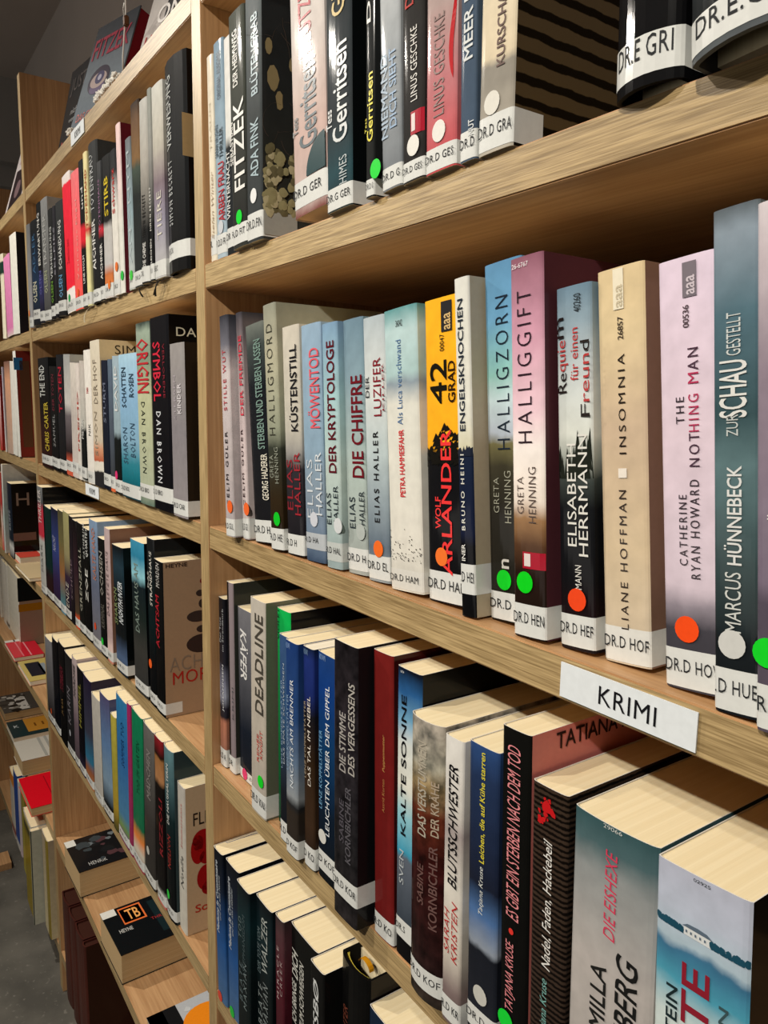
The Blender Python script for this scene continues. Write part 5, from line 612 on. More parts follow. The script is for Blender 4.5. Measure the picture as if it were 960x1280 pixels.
ROWS.append(dict(shelf=4, group='crime novels on the fourth shelf of the middle bay', books=[
  {'d': 'smoky grey spine with orange dot at the left upright, fourth shelf', 'x': -1.7374, 'y': -0.005, 'a': -0.0172, 'h': 0.1885, 'w': 0.0697, 'c': [(0, '#432e2b'), (0.15, '#2c2a2c'), (1, '#7c7c80')], 't': [], 'lab': ('', 0.004, 0.019, '#dcdeda'), 'dot': (0.641, 0.1531, '#d05424')},
  {'d': 'black spine, second on the fourth shelf', 'x': -1.6663, 'y': -0.005, 'a': 0.0308, 'h': 0.207, 'w': 0.0553, 'c': [(0, '#08090e'), (0.3, '#090c13'), (1, '#0c0c0d')], 't': [], 'lab': ('', 0.004, 0.019, '#dcdeda')},
  {'d': 'black spine with dark red lettering, fourth shelf', 'x': -1.6096, 'y': -0.005, 'a': 0.0423, 'h': 0.2138, 'w': 0.057, 'c': [(0, '#0b0b0c'), (1, '#0d0d0e')], 't': [('TOTENBLEICH', 0.3, 0.8, 0.534, 0.7733, '#7c1c30', 'b'), ('JULIA', 0.4, 0.7, 0.2919, 0.4536, '#9c7c4c', '')]},
  {'d': 'dark grey spine with pale strip, fourth shelf', 'x': -1.5469, 'y': -0.005, 'a': 0.0215, 'h': 0.2083, 'w': 0.0617, 'c': [(0, '#161618'), (0.6, '#252527'), (1, '#1b1b1c')], 't': [('KARIN', 0.3, 0.7, 0.3224, 0.6799, '#807c84', '')], 'lab': ('', 0.004, 0.019, '#dcdeda'), 'dot': (0.521, 0.2286, '#b8bcc4')},
  {'d': 'pinkish grey spine with black letters, fourth shelf', 'x': -1.4838, 'y': -0.005, 'a': 0.0285, 'h': 0.2179, 'w': 0.0353, 'c': [(0, '#433a40'), (0.4, '#675860'), (1, '#b8a8a8')], 't': [('MORDSEE', 0.3, 0.8, 0.6414, 0.9334, '#1c181c', 'b')], 'lab': ('', 0.004, 0.019, '#dcdeda')},
  {'d': 'black spine with olive-yellow lettering, fourth shelf', 'x': -1.4471, 'y': -0.005, 'a': 0.0354, 'h': 0.2101, 'w': 0.0452, 'c': [(0, '#2e2843'), (0.2, '#0c0c13'), (1, '#0d0d10')], 't': [('HIMMEL', 0.3, 0.7, 0.4475, 0.8593, '#94903c', 'b')], 'lab': ('', 0.004, 0.019, '#dcdeda')},
  {'d': 'spine of mixed teal, orange and purple, fourth shelf', 'x': -1.4006, 'y': -0.005, 'a': 0.0355, 'h': 0.2083, 'w': 0.0568, 'c': [(0, '#b07850'), (0.15, '#8c5434'), (0.25, '#2c6c8c'), (0.5, '#383a4a'), (1, '#221a32')], 't': [], 'lab': ('', 0.004, 0.019, '#dcdeda')},
  {'d': 'white-grey spine with a tall grey cover, fourth shelf', 'x': -1.336, 'y': -0.005, 'a': 0.0025, 'h': 0.192, 'w': 0.0552, 'c': [(0, '#b0aca4'), (1, '#b8b4ac')], 't': [], 'lab': ('', 0.004, 0.019, '#dcdeda'), 'sidec': '#67655c'},
  {'d': 'blue and black spine with pale sky, fourth shelf', 'x': -1.2752, 'y': -0.005, 'a': -0.0196, 'h': 0.2137, 'w': 0.0594, 'c': [(0, '#090909'), (0.1, '#090907'), (0.3, '#7c94a8'), (0.6, '#5c7ca4'), (1, '#504c70')], 't': [], 'lab': ('', 0.004, 0.019, '#dcdeda')},
  {'d': 'thin yellow spine, fourth shelf of the middle bay', 'x': -1.2144, 'y': -0.005, 'a': 0.0195, 'h': 0.198, 'w': 0.0284, 'c': [(0, '#27321c'), (0.2, '#a88c30'), (0.6, '#a0983c'), (1, '#b8ac48')], 't': []},
  {'d': 'bright blue spine with faint lettering, fourth shelf', 'x': -1.1847, 'y': -0.005, 'a': 0.0364, 'h': 0.2438, 'w': 0.0594, 'c': [(0, '#7c3050'), (0.06, '#6c4c80'), (0.1, '#6c8c4c'), (0.2, '#4a7ca0'), (0.6, '#2c64a0'), (1, '#3078a8')], 't': [('SOMMER TOD', 0.5, 0.75, 0.547, 0.8465, '#183868', '')], 'lab': ('', 0.004, 0.019, '#dcdeda')},
  {'d': 'magenta spine between the blue and green ones, fourth shelf', 'x': -1.1239, 'y': -0.005, 'a': 0.0381, 'h': 0.2496, 'w': 0.0183, 'c': [(0, '#8c2c50'), (1, '#9c2860')], 't': [], 'lab': ('', 0.004, 0.019, '#dcdeda')},
  {'d': 'green spine with orange foot, fourth shelf of the middle bay', 'x': -1.1043, 'y': -0.005, 'a': 0.05, 'h': 0.2481, 'w': 0.0517, 'c': [(0, '#983040'), (0.1, '#c8c4b4'), (0.2, '#e08440'), (0.28, '#1a6745'), (1, '#127850')], 't': [('TOD IM GARTEN', 0.5, 0.75, 0.4932, 0.8266, '#0c4c30', '')], 'lab': ('', 0.004, 0.019, '#dcdeda')},
  {'d': 'grey-brown spine with mottled lettering and white dot, fourth shelf', 'x': -1.0512, 'y': -0.004, 'a': 0.05, 'h': 0.2453, 'w': 0.0473, 'c': [(0, '#322f2c'), (0.4, '#373432'), (1, '#676562')], 't': [('MÄDCHEN', 0.3, 0.75, 0.5578, 0.8588, '#8c8884', 'b')], 'lab': ('', 0.004, 0.019, '#dcdeda'), 'dot': (0.434, 0.2126, '#c8c8c0')},
  {'d': "black spine with a woman's face near its top, fourth shelf of the middle bay", 'x': -0.9927, 'y': -0.004, 'a': 0.0101, 'h': 0.2464, 'w': 0.0355, 'c': [(0, '#c03c30'), (0.05, '#c8c8c0'), (0.1, '#0e0c0c'), (0.68, '#110c0c'), (0.72, '#16110e'), (0.76, '#a87850'), (0.88, '#94663c'), (0.9, '#1a110c'), (1, '#8c2028')], 't': [('RIZZOLI', 0.5, 0.9, 0.3146, 0.6505, '#8c2028', 'b')], 'lab': ('', 0.004, 0.019, '#dcdeda')},
  {'d': 'teal-black glossy spine with white lettering and green dot, fourth shelf', 'x': -0.9554, 'y': -0.004, 'a': 0.0085, 'h': 0.2463, 'w': 0.0361, 'c': [(0, '#07090c'), (0.4, '#091113'), (0.6, '#112527'), (1, '#5c8088')], 't': [('DIE HAUSHÄLTERIN', 0.35, 0.62, 0.567, 0.9126, '#d8dcd8', 'b'), ('NIELSON', 0.4, 0.7, 0.3132, 0.5017, '#b03830', '')], 'lab': ('', 0.004, 0.019, '#dcdeda'), 'dot': (0.334, 0.1371, '#30d848'), 'rnd': 2, 'sidec': '#2a3c40'},
  {'d': 'white spine with scarlet line of lettering, red blossom on the beige cover beside it', 'x': -0.919, 'y': 0.002, 'a': 0.009, 'h': 0.2072, 'w': 0.0271, 'c': [(0, '#c8c4b8'), (1, '#b4b0a8')], 't': [('Sommersonne', 0.45, 0.7, 0.5842, 0.8815, '#c05048', ''), ('Noelle', 0.4, 0.75, 0.3092, 0.5296, '#404040', 'i')], 'sf': [('t', 'FLEUR', 0.0116, 0.0567, 0.1526, 0.1703, '#2a2420', 's'), ('e', 0.0241, 0.1295, 0.0143, 0.0157, '#a01418'), ('e', 0.0174, 0.1182, 0.0098, 0.0201, '#a81418'), ('e', 0.0292, 0.1051, 0.0099, 0.0102, '#981216'), ('e', 0.0276, 0.076, 0.0122, 0.0182, '#a01418'), ('e', 0.0328, 0.0602, 0.0112, 0.0103, '#941014'), ('t', 'Sol', 0.0124, 0.0345, 0.0289, 0.0403, '#b83828', 'b')], 'sidec': '#c8b090'},
]))
ROWS.append(dict(shelf=1, group='books on the upper shelf of the far bay', books=[
  {'d': 'cream spine with dark green band, cut by the left picture edge', 'x': -2.0954, 'y': -0.003, 'a': 0.048, 'h': 0.196, 'w': 0.0466, 'c': [(0, '#ece6cc'), (0.75, '#e8e2c8'), (0.78, '#163b30'), (0.9, '#163b30'), (0.92, '#e8e0c8'), (1, '#e8e0c8')], 't': []},
  {'d': 'pink and purple thin book on the far upper shelf', 'x': -2.0332, 'y': -0.003, 'a': -0.03, 'h': 0.1818, 'w': 0.0845, 'c': [(0, '#d8c8c4'), (0.1, '#d87cb0'), (1, '#e890c0')], 't': [], 'sidec': '#8c4478'},
  {'d': 'white book with a dark navy cover, last on the far upper shelf', 'x': -1.9473, 'y': -0.003, 'a': 0.0252, 'h': 0.2145, 'w': 0.082, 'c': [(0, '#e4e4dc'), (1, '#f0eee4')], 't': [], 'sidec': '#161c2b'},
]))
ROWS.append(dict(shelf=2, group='books on the second shelf of the far bay', books=[
  {'d': 'white-edged red book cut by the left picture edge on the far second shelf', 'x': -2.2322, 'y': -0.003, 'a': 0.0421, 'h': 0.195, 'w': 0.03, 'c': [(0, '#b83028'), (1, '#e8e0dc')], 't': [], 'sidec': '#b03028'},
  {'d': 'thin white book with violet tint on the far second shelf', 'x': -2.1455, 'y': -0.003, 'a': 0.0048, 'h': 0.213, 'w': 0.008, 'c': [(0, '#e8e8e4'), (1, '#c8c4d8')], 't': []},
  {'d': 'brown and salmon spine on the far second shelf', 'x': -2.1131, 'y': -0.003, 'a': 0.0118, 'h': 0.2237, 'w': 0.0774, 'c': [(0, '#b8a090'), (0.8, '#d8a080'), (1, '#7c5c50')], 't': []},
  {'d': 'plain white spine on the far second shelf', 'x': -2.0343, 'y': -0.003, 'a': 0.05, 'h': 0.2208, 'w': 0.0559, 'c': [(0, '#dcdcd4'), (1, '#e8e4dc')], 't': []},
  {'d': 'tall white spine with a red, blue and brown picture cover, far bay', 'x': -1.9593, 'y': -0.004, 'a': -0.03, 'h': 0.2424, 'w': 0.0327, 'c': [(0, '#dcdcd4'), (1, '#eceae4')], 't': [], 'sf': [('r', -0.0032, 0.199, 0.0156, 0.2267, '#3c88c8'), ('r', 0.0086, 0.0223, 0.0296, 0.2201, '#6c4a34')], 'sidec': '#8c342c'},
]))
ROWS.append(dict(shelf=3, group='books on the third shelf of the far bay', books=[
  {'d': 'red and white book cut by the left picture edge on the far third shelf', 'x': -2.2921, 'y': -0.003, 'a': 0.0095, 'h': 0.2146, 'w': 0.02, 'c': [(0, '#e05848'), (0.4, '#e8d8cc'), (0.6, '#c83c34'), (1, '#d84c40')], 't': []},
  {'d': 'thin white and aqua spine beside the black cover with the big H', 'x': -2.2409, 'y': -0.005, 'a': 0.05, 'h': 0.2403, 'w': 0.014, 'c': [(0, '#dcdcd8'), (0.4, '#c8dcd8'), (1, '#f0ece4')], 't': []},
  {'d': 'dark teal spine with a black cover bearing a big pale H', 'x': -2.1916, 'y': 0.0, 'a': 0.0125, 'h': 0.1966, 'w': 0.0646, 'c': [(0, '#131920'), (0.15, '#d8d8d4'), (0.25, '#13202c'), (1, '#161c2c')], 't': [('BRIEFE', 0.3, 0.7, 0.3704, 0.6387, '#a8b0b8', '')], 'sf': [('t', 'H', 0.0126, 0.0429, 0.1395, 0.1726, '#a08c80', 's'), ('r', 0.0017, 0.0476, 0.056, 0.0682, '#80685c')], 'sidec': '#0c0e10'},
]))
ROWS.append(dict(shelf=4, group='books on the fourth shelf of the far bay', books=[
  {'d': 'white spine cut by the left picture edge on the far fourth shelf', 'x': -2.6702, 'y': 0.03, 'a': 0.017, 'h': 0.2, 'w': 0.025, 'c': [(0, '#e4e0d4'), (1, '#e4e0d4')], 't': []},
  {'d': 'off-white spine, second on the far fourth shelf', 'x': -2.601, 'y': 0.03, 'a': 0.0424, 'h': 0.2, 'w': 0.0565, 'c': [(0, '#dcd8cc'), (1, '#e4e0d4')], 't': []},
  {'d': 'white spine with a small black square low down, far fourth shelf', 'x': -2.5431, 'y': 0.03, 'a': 0.05, 'h': 0.2, 'w': 0.0545, 'c': [(0, '#e4e0d4'), (0.06, '#191919'), (0.1, '#e4e0d4'), (1, '#e4e0d4')], 't': []},
  {'d': 'broad white book with a beige cover framing a yellow and black picture', 'x': -2.4872, 'y': 0.03, 'a': 0.05, 'h': 0.2, 'w': 0.186, 'c': [(0, '#e0dccc'), (1, '#e4e0d0')], 't': [], 'sf': [('r', -0.0001, 0.1009, 0.0618, 0.1227, '#b8801c'), ('r', -0.0007, 0.1312, 0.0651, 0.1998, '#141a1c')], 'sidec': '#a8907c'},
]))
ROWS.append(dict(shelf=6, group='tall books on the bottom shelf of the far bay', books=[
  {'d': 'thin white spine with orange top, bottom shelf of the far bay', 'x': -2.3612, 'y': -0.01, 'a': 0.05, 'h': 0.2, 'w': 0.067, 'c': [(0, '#c8c4b8'), (0.1, '#802418'), (0.2, '#c8c4b8'), (0.8, '#c8c0b4'), (0.85, '#d88830'), (1, '#d88830')], 't': []},
  {'d': 'royal blue spine, bottom shelf of the far bay', 'x': -2.287, 'y': -0.01, 'a': 0.0212, 'h': 0.23, 'w': 0.0673, 'c': [(0, '#c8c8c4'), (0.08, '#c8c8c4'), (0.1, '#2c4890'), (1, '#284c98')], 't': []},
  {'d': 'slim pale lilac spine beside the royal blue one, bottom shelf of the far bay', 'x': -2.2184, 'y': -0.01, 'a': 0.038, 'h': 0.225, 'w': 0.03, 'c': [(0, '#c4b8c0'), (1, '#d0c8cc')], 't': []},
  {'d': 'olive spine, left of the tall mustard one, bottom shelf of the far bay', 'x': -2.1361, 'y': -0.015, 'a': 0.05, 'h': 0.24, 'w': 0.045, 'c': [(0, '#a89c40'), (1, '#8c8438')], 't': []},
  {'d': 'tall mustard yellow spine with a white patch, bottom shelf of the far bay', 'x': -1.9888, 'y': -0.032, 'a': 0.0339, 'h': 0.252, 'w': 0.1036, 'c': [(0, '#8c7a20'), (0.8, '#8c7a20'), (0.9, '#16201c'), (0.95, '#b0a058'), (1, '#d8d8d0')], 't': []},
  {'d': 'tall grey-green spine with white left side, bottom shelf of the far bay', 'x': -1.8838, 'y': -0.035, 'a': 0.05, 'h': 0.252, 'w': 0.0133, 'c': [(0, '#b8b8a8'), (1, '#a8a898')], 't': [], 'side2': '#30382f'},
  {'d': 'tall mustard-gold book nearest the upright, bottom shelf of the far bay', 'x': -1.8628, 'y': -0.012, 'a': 0.0249, 'h': 0.255, 'w': 0.07, 'c': [(0, '#c8bc98'), (1, '#a09078')], 't': [], 'side2': '#8c7818'},
]))
ROWS.append(dict(shelf=6, group='dark leather ledgers on the bottom shelf of the middle bay', books=[
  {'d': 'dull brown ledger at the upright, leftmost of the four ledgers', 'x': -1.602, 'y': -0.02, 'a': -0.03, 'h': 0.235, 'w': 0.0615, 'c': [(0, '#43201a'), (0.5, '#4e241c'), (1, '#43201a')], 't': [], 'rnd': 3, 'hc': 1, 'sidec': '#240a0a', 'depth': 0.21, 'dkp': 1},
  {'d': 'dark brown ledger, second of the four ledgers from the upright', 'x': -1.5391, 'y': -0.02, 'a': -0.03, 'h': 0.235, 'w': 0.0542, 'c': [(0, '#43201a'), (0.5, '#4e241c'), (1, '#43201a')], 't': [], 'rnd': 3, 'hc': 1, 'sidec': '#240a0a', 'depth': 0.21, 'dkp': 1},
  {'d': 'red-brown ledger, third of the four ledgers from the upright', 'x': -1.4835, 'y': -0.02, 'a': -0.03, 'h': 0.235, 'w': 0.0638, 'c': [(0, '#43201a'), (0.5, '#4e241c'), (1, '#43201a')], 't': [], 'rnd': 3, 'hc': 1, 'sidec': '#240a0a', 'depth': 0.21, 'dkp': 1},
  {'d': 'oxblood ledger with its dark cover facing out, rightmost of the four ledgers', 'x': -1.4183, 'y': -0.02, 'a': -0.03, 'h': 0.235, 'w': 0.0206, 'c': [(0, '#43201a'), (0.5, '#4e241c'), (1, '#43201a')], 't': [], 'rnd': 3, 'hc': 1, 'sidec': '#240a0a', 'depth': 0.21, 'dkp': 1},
]))
for r in ROWS:
    for B in r['books']:
        book(B, SHELF_Z[r['shelf']], r['group'], far=B['x'] < -.83)
# ------------------------------------------------------------------ books lying flat
def lying(label, x0, x1, y0, y1, z, t, top, rotz=0, marks=(), cat='book', pages=None, group=None, rim=None):
    L, D = x1 - x0, y1 - y0
    r = empty('book', (x0, y0, z + .0009), label, cat, group, (0, 0, rotz))
    c = flat(top, .35, .4)
    box('front_cover', 0, L, 0, D, t - .0008, t, c, r)
    box('back_cover', 0, L, 0, D, 0, .0008, c if not rim else flat(rim, .4), r)
    box('spine', .001, L - .001, D - .0012, D, .0008, t - .0008, c, r)
    box('page_block', .0012, L - .0012, .001, D - .0015, .0008, t - .0008, pages or PAGES_T, r)
    for m in marks:
        if m[0] == 'r':
            mesh_obj('cover_picture', [(m[1]*L, m[2]*D, t + .0003), (m[3]*L, m[2]*D, t + .0003), (m[3]*L, m[4]*D, t + .0003), (m[1]*L, m[4]*D, t + .0003)], [(0, 1, 2, 3)], flat(m[5], .4, .3), r)
        elif m[0] == 'e':
            V = [(m[1]*L, m[2]*D, t + .0006)] + [(m[1]*L + m[3]*L*math.cos(i*math.pi/12), m[2]*D + m[4]*D*math.sin(i*math.pi/12), t + .0006) for i in range(24)]
            mesh_obj('cover_picture', V, [(0, 1+i, 1+(i+1) % 24) for i in range(24)], flat(m[5], .4, .3), r)
        elif m[0] == 'd':
            rr = random.Random(m[6] if len(m) > 6 else 1); V = []; F = []
            for i in range(m[5]):
                cx, cy = rr.uniform(m[1], m[3]) * L, rr.uniform(m[2], m[4]) * D; k = len(V); V.append((cx, cy, t + .0003 + i * 1e-5)); q = rr.uniform(.004, .016)
                for j in range(8): V.append((cx + q * math.cos(j * .785) * rr.uniform(.5, 1.2), cy + q * math.sin(j * .785), t + .0003 + i * 1e-5))
                F += [(k, k + 1 + j, k + 1 + (j + 1) % 8) for j in range(8)]
            cols = m[7]
            mesh_obj('cover_picture', V, F, [flat(c_, .4, .3) for c_ in cols], r, [(i // 8) % len(cols) for i in range(m[5] * 8)])
        else:  # text reading along depth: ('t', text, x_top, x_base, y0, y1, colour, style) fractions
            _, s, xa, xb, ya, yb, col, st = m
            letter('cover_lettering', s, st, lambda a, b: ((xb + b * (xa - xb)) * L, (ya + a * (yb - ya)) * D, t + .0005), flat(col, .4), r)
    return r
Z5, Z4, Z3 = SHELF_Z[5], SHELF_Z[4], SHELF_Z[3]
G = 'books lying flat on the shelf below the fourth one'
lying('thick book lying flat with a black and silver picture cover and white label corner', -1.613, -1.487, -.008, .19, Z5, .055, '#17181a', .02,
      [('d', .1, .15, .9, .8, 26, 4, ['#6c7478', '#3c4448', '#8c9498', '#1c1e20', '#54383c']), ('r', .0, .0, .2, .1, '#e4e4dc'), ('t', 'NICKEL', .5, .95, .55, .98, '#b8bcbc', 'b'), ('t', 'HENRIK', .8, .9, .12, .3, '#c0c0bc', '')], group=G)
lying('thick black book lying flat with an orange square sticker on its cover', -1.338, -1.209, -.004, .19, Z5, .055, '#0e1316', .02,
      [('r', .1, .42, .85, .8, '#16282c'), ('r', -.0, .0, .16, .13, '#e4e4dc'), ('r', .05, .15, .43, .36, '#f0783c'), ('r', .08, .16, .40, .345, '#e85a20'), ('t', 'TB', .12, .36, .2, .32, '#f8b060', 'b'), ('t', 'HEYNE', .5, .58, .08, .2, '#c0c0bc', 'b'), ('t', 'THRILLER', .48, .54, .38, .6, '#a82c2c', ''), ('r', .35, .6, .95, .8, '#4c2c24'), ('t', 'NOX', .35, .85, .66, .95, '#9c9c98', 'b')], group=G)
lying('pale book with black strip and orange disc lying flat, lowest right in the middle bay', -1.078, -.95, .0, .19, Z5, .034, '#b8bcc0', .01,
      [('r', .0, .0, 1, .24, '#17181a'), ('r', .0, .0, .3, .13, '#e4e4dc'), ('d', .1, .3, .95, .95, 22, 8, ['#c8ccce', '#9ca4ac', '#dcdede']), ('e', .42, .42, .26, .2, '#f08c1c')], group=G)
G2 = 'books lying flat in the far bay'
lying('bright red thin book with two pale lines lying on the far fourth shelf', -2.335, -2.165, -.006, .068, Z4, .011, '#d81c34', 0, [('r', 0, 0, .12, .5, '#e0dcd4'), ('r', .0, .3, .98, .35, '#e87c84'), ('r', .0, .56, .98, .61, '#f09ca0')], pages=PAGES_W, group=G2)
lying('yellow book with a dark blue shape on its cover lying on the far fourth shelf', -2.125, -1.955, -.004, .13, Z4, .012, '#c8b468', 0, [('r', .15, .08, .8, .34, '#18202c'), ('r', .25, .3, .75, .42, '#8c98a0'), ('r', .0, .5, .4, .9, '#b0543c')], pages=PAGES_W, rim='#d89c80', group=G2)
lying('book with a black and white photo cover lying at the far lower shelf', -2.66, -2.5, .005, .13, Z5, .024, '#4c4a46', 0, [('d', 0.05, .05, .95, .6, 26, 3, ['#c8c4bc', '#1c1a18', '#8c8880', '#3c3a36']), ('r', .1, .35, .95, .6, '#dcd8d0')], group=G2)
lying('dark green book with an orange cover panel lying at the far lower shelf', -2.435, -2.305, .0, .135, Z5, .02, '#22383a', 0, [('r', .02, .33, .82, .98, '#c88c34'), ('t', '11', .35, .55, .5, .7, '#7c4c18', 'b'), ('t', 'K', .3, .45, .1, .2, '#c8d0d0', 'b')], pages=PAGES_W, group=G2)
lying('thick white book with two grey stripes on its cover lying at the far lower shelf', -2.225, -2.09, -.012, .135, Z5, .042, '#d0ccc0', 0, [('r', .02, .4, .98, .45, '#a8a8a0'), ('r', .02, .52, .98, .57, '#a8a8a0'), ('r', .2, .7, .8, .95, '#c8a498')], group=G2)
lying('vivid red hardback with a white emblem lying nearest the upright in the far bay', -2.035, -1.862, -.03, .1, Z5, .022, '#e01024', .0, [('r', .1, .42, .9, .44, '#a80c1c'), ('d', .4, .72, .6, .85, 7, 5, ['#e4dcd0', '#8c9c7c'])], pages=PAGES_T, group=G2)
lying('red and white book lying flat on the far third shelf', -2.155, -2.05, .003, .15, Z3, .018, '#d85040', 0, [('r', .0, .35, 1, .45, '#e8d8c8'), ('r', .0, .0, .3, .3, '#e4e0d8')], pages=PAGES_W, group=G2)
lying('cream and yellow thin book jutting over the edge of the far third shelf', -2.03, -1.842, -.012, .13, Z3, .0075, '#d0bc94', 0, [('r', .0, .4, .6, .98, '#e0a82c')], pages=PAGES_W, group=G2)
# ------------------------------------------------------------------ display books leaning on the top shelf
Z0 = SHELF_Z[0]
def leaning(label, bl, yaw, tilt, W, H, T, front, side, draw):
    r = empty('book', (bl[0], bl[1], bl[2] + T * math.sin(tilt)), label, 'book', 'display books leaning on the top shelf'); H -= .7 * T * math.sin(tilt)
    r.rotation_euler = (Matrix.Rotation(yaw, 3, 'Z') @ Matrix.Rotation(-tilt, 3, 'X')).to_euler()
    box('front_cover', 0, W, 0, .002, 0, H, front, r); box('back_cover', 0, W, T - .002, T, 0, H, front, r)
    box('page_block', .001, W - .004 if side is PAGES_W else W - .001, .002, T - .002, .002, H - .003, side, r)
    draw(r, W, H); return r
def q4(r, W, H, a, b, c, d, col, y=-.0003, name='cover_picture'):
    mesh_obj(name, [(a*W, y, b*H), (c*W, y, b*H), (c*W, y, d*H), (a*W, y, d*H)], [(0, 1, 2, 3)], flat(col, .4, .3), r)
def tx(r, W, H, s, a, b, c, d, col, st='b'):
    letter('cover_lettering', s, st, lambda u, v: ((a + u * (c - a)) * W, -.0006, (b + v * (d - b)) * H), flat(col, .4), r)
def el(r, W, H, cx, cz, rx, rz, col, y, k=24):
    V = [(cx*W, y, cz*H)] + [((cx + rx * math.cos(i*2*math.pi/k)) * W, y, (cz + rz * math.sin(i*2*math.pi/k)) * H) for i in range(k)]
    mesh_obj('cover_picture', V, [(0, 1+i, 1+(i+1) % k) for i in range(k)], flat(col, .4, .3), r)
GREYC = cover_mat([(0, '#5c6670'), (.35, '#707a82'), (.6, '#6c747c'), (.8, '#42464c'), (1, '#3c4046')], .19)
def d_eye(r, W, H):
    tx(r, W, H, 'FITZEK', .06, .66, .94, .86, '#a03448'); el(r, W, H, .42, .42, .26, .135, '#2c2238', -.0004); el(r, W, H, .42, .35, .18, .06, '#5c4c70', -.0005)
    el(r, W, H, .42, .42, .2, .075, '#b09c98', -.0006); el(r, W, H, .44, .44, .11, .062, '#3c3860', -.0007); el(r, W, H, .44, .44, .045, .028, '#b0acc0', -.0008)
    tx(r, W, H, 'DAS GESCHENK', .1, .06, .9, .14, '#a84438')
leaning('grey display book with a staring eye and red letters leaning on the top shelf', (-1.364, .004, Z0 + .001),   .27, .32, .122, .19, .027, GREYC, flat('#7c1420', .5), d_eye)
DK = cover_mat([(0, '#141416'), (.5, '#0e0e10'), (1, '#161416')], .2)
def d_dark(r, W, H):
    tx(r, W, H, 'JUSTIN', .1, .72, .9, .9, '#3c3432'); tx(r, W, H, 'nichts ist', .25, .52, .8, .58, '#8c8c8c', 'bi'); tx(r, W, H, 'vergeben', .25, .43, .85, .49, '#8c8c8c', 'bi')
    q4(r, W, H, .1, .2, .14, .28, '#a03430')
leaning('near-black display book with faint lettering, leftmost on the top shelf', (-1.615, .03, Z0 + .001), .12, .22, .14, .2, .03, DK, PAGES_W, d_dark)
RW = cover_mat([(0, '#b8b0ac'), (.5, '#a8a4a0'), (1, '#8c8886')], .2)
def d_on(r, W, H):
    q4(r, W, H, .5, .0, 1, 1, '#3a3a3c'); tx(r, W, H, 'ON', .3, .2, .95, .34, '#e4e0dc'); tx(r, W, H, 'LICHT', .1, .06, .9, .14, '#a03030'); q4(r, W, H, .5, .5, .72, .9, '#b82c30', -.0005)
leaning('display book with red, white and grey cover leaning right of the one with the eye', (-1.035, .014, Z0 + .001), .27, .32, .078, .2, .03, RW, flat('#101012', .5), d_on)
leaning('brown display book leaning at the right end of the middle top shelf', (-.955, .06, Z0 + .001), .1, .3, .13, .2, .03, flat('#5c4430', .5), PAGES_W, lambda r, W, H: q4(r, W, H, .1, .6, .9, .8, '#6c543c'))
def d_white(r, W, H):
    tx(r, W, H, 'Der Gesang', .2, .82, .8, .88, '#a05068', ''); tx(r, W, H, 'der Flusskrebse', .2, .7, .85, .76, '#a05068', ''); q4(r, W, H, .12, .05, .9, .62, '#2c2024'); el(r, W, H, .5, .34, .16, .12, '#7c6468', -.0005)
leaning('white display book with a dark picture leaning on the far top shelf', (-2.09, .012, Z0 + .001), .1, .28, .125, .19, .02, flat('#c8c0c0', .5), flat('#b07860', .5), d_white)
# cord with a clip, and a wisp of white wool
def tube(name, pts, r, m, parent=None, k=6):
    V = []; F = []
    for i, p in enumerate(pts):
        p = Vector(p); d = (Vector(pts[min(i+1, len(pts)-1)]) - Vector(pts[max(i-1, 0)])).normalized()
        u = d.orthogonal().normalized(); v = d.cross(u)
        rr = r[i] if isinstance(r, list) else r
        V += [tuple(p + u * rr * math.cos(2*math.pi*j/k) + v * rr * math.sin(2*math.pi*j/k)) for j in range(k)]
    for i in range(len(pts) - 1):
        for j in range(k): F.append((i*k+j, i*k+(j+1) % k, (i+1)*k+(j+1) % k, (i+1)*k+j))
    F += [tuple(range(k-1, -1, -1)), tuple(range((len(pts)-1)*k, len(pts)*k))]
    return mesh_obj(name, V, F, m, parent, smooth=True)
cord = empty('hanging_cord', (-1.055, .006, Z0 + .001), 'thin white cord with a small brass clip hanging before the display books', 'cord')
tube('cord', [(-.017, 0, 0), (-.012, -.001, .02), (-.006, 0, .045), (.003, 0, .07), (.004, 0, .3), (.004, 0, .805)], .0011, flat('#d8d4cc', .6), cord)
tube('loop', [(-.002, 0, .052), (-.004, -.001, .075), (.001, -.001, .08)], .0008, flat('#d8d4cc', .6), cord)
box('clip', -.0005, .007, -.003, .003, .052, .064, flat('#5c3c28', .35), cord, bevel=.001)
rr = random.Random(4)
V = []; F = []
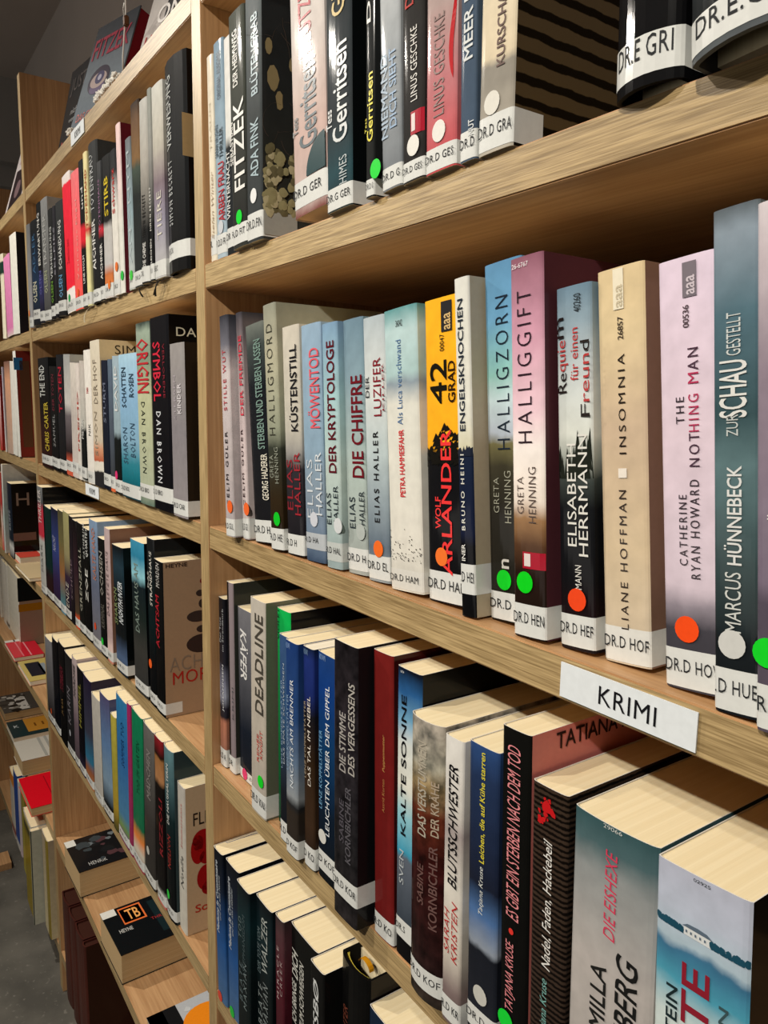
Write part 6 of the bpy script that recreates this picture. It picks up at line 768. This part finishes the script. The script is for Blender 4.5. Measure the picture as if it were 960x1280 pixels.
for (xc, n_, sp) in ((-1.15, 620, .054), (-1.36, 90, .012)):
    for i in range(n_):
        c0 = Vector((xc + rr.uniform(-sp, sp), .004 + rr.uniform(-.003, .008), Z0 + .0042 + rr.random() ** 2 * .0075)); q = rr.uniform(.0014, .0027)
        k = len(V)
        ico = [(0,0,1),(.89,0,.45),(.28,.85,.45),(-.72,.53,.45),(-.72,-.53,.45),(.28,-.85,.45),(.72,.53,-.45),(-.28,.85,-.45),(-.89,0,-.45),(-.28,-.85,-.45),(.72,-.53,-.45),(0,0,-1)]
        V += [tuple(c0 + Vector(p) * q * rr.uniform(.7, 1.25)) for p in ico]
        for f in ((0,1,2),(0,2,3),(0,3,4),(0,4,5),(0,5,1),(1,6,2),(2,7,3),(3,8,4),(4,9,5),(5,10,1),(2,6,7),(3,7,8),(4,8,9),(5,9,10),(1,10,6),(11,7,6),(11,8,7),(11,9,8),(11,10,9),(11,6,10)): F.append(tuple(k + j for j in f))
wl = mesh_obj('cotton_wool', V, F, flat('#f0ece2', .95), None, smooth=True)
wl['label'] = 'white cotton wool garland along the front of the top shelf'; wl['category'] = 'cotton wool'; wl['kind'] = 'stuff'
# ribbon bookmarks hanging over the shelf edge of the middle bay
def ribbon(label, x, z, ln, dx, col, curl=0):
    V = []
    for i in range(9):
        t = i / 8; V += [(x + dx * t + curl * math.sin(t * 3), -.0065 - .002 * math.sin(t * 3) - (.0 if i else -.004), z - ln * t), (x + dx * t + .004 + curl * math.sin(t * 3), -.0065 - .002 * math.sin(t * 3 + .4) - (.0 if i else -.004), z - ln * t)]
    o = mesh_obj('ribbon_bookmark', V, [(2*i, 2*i+1, 2*i+3, 2*i+2) for i in range(8)], flat(col, .5), None)
    md = o.modifiers.new('thickness', 'SOLIDIFY'); md.thickness = .0004
    o['label'] = label; o['category'] = 'ribbon'; o['group'] = 'ribbon bookmarks over the shelf edge'
ribbon('cream ribbon bookmark curling over the shelf edge below the black rounded TOTENFRAU book', -1.225, 1.5222, .022, -.045, '#d8ccb0', -.012)
ribbon('short black ribbon bookmark hanging left of the two crossed ones', -.987, 1.522, .014, .012, '#16140f')
ribbon('black ribbon bookmark, left one of the crossed pair at the shelf edge', -.905, 1.522, .016, -.028, '#16140f')
ribbon('black ribbon bookmark, right one of the crossed pair at the shelf edge', -.913, 1.522, .018, -.014, '#1c1a14')
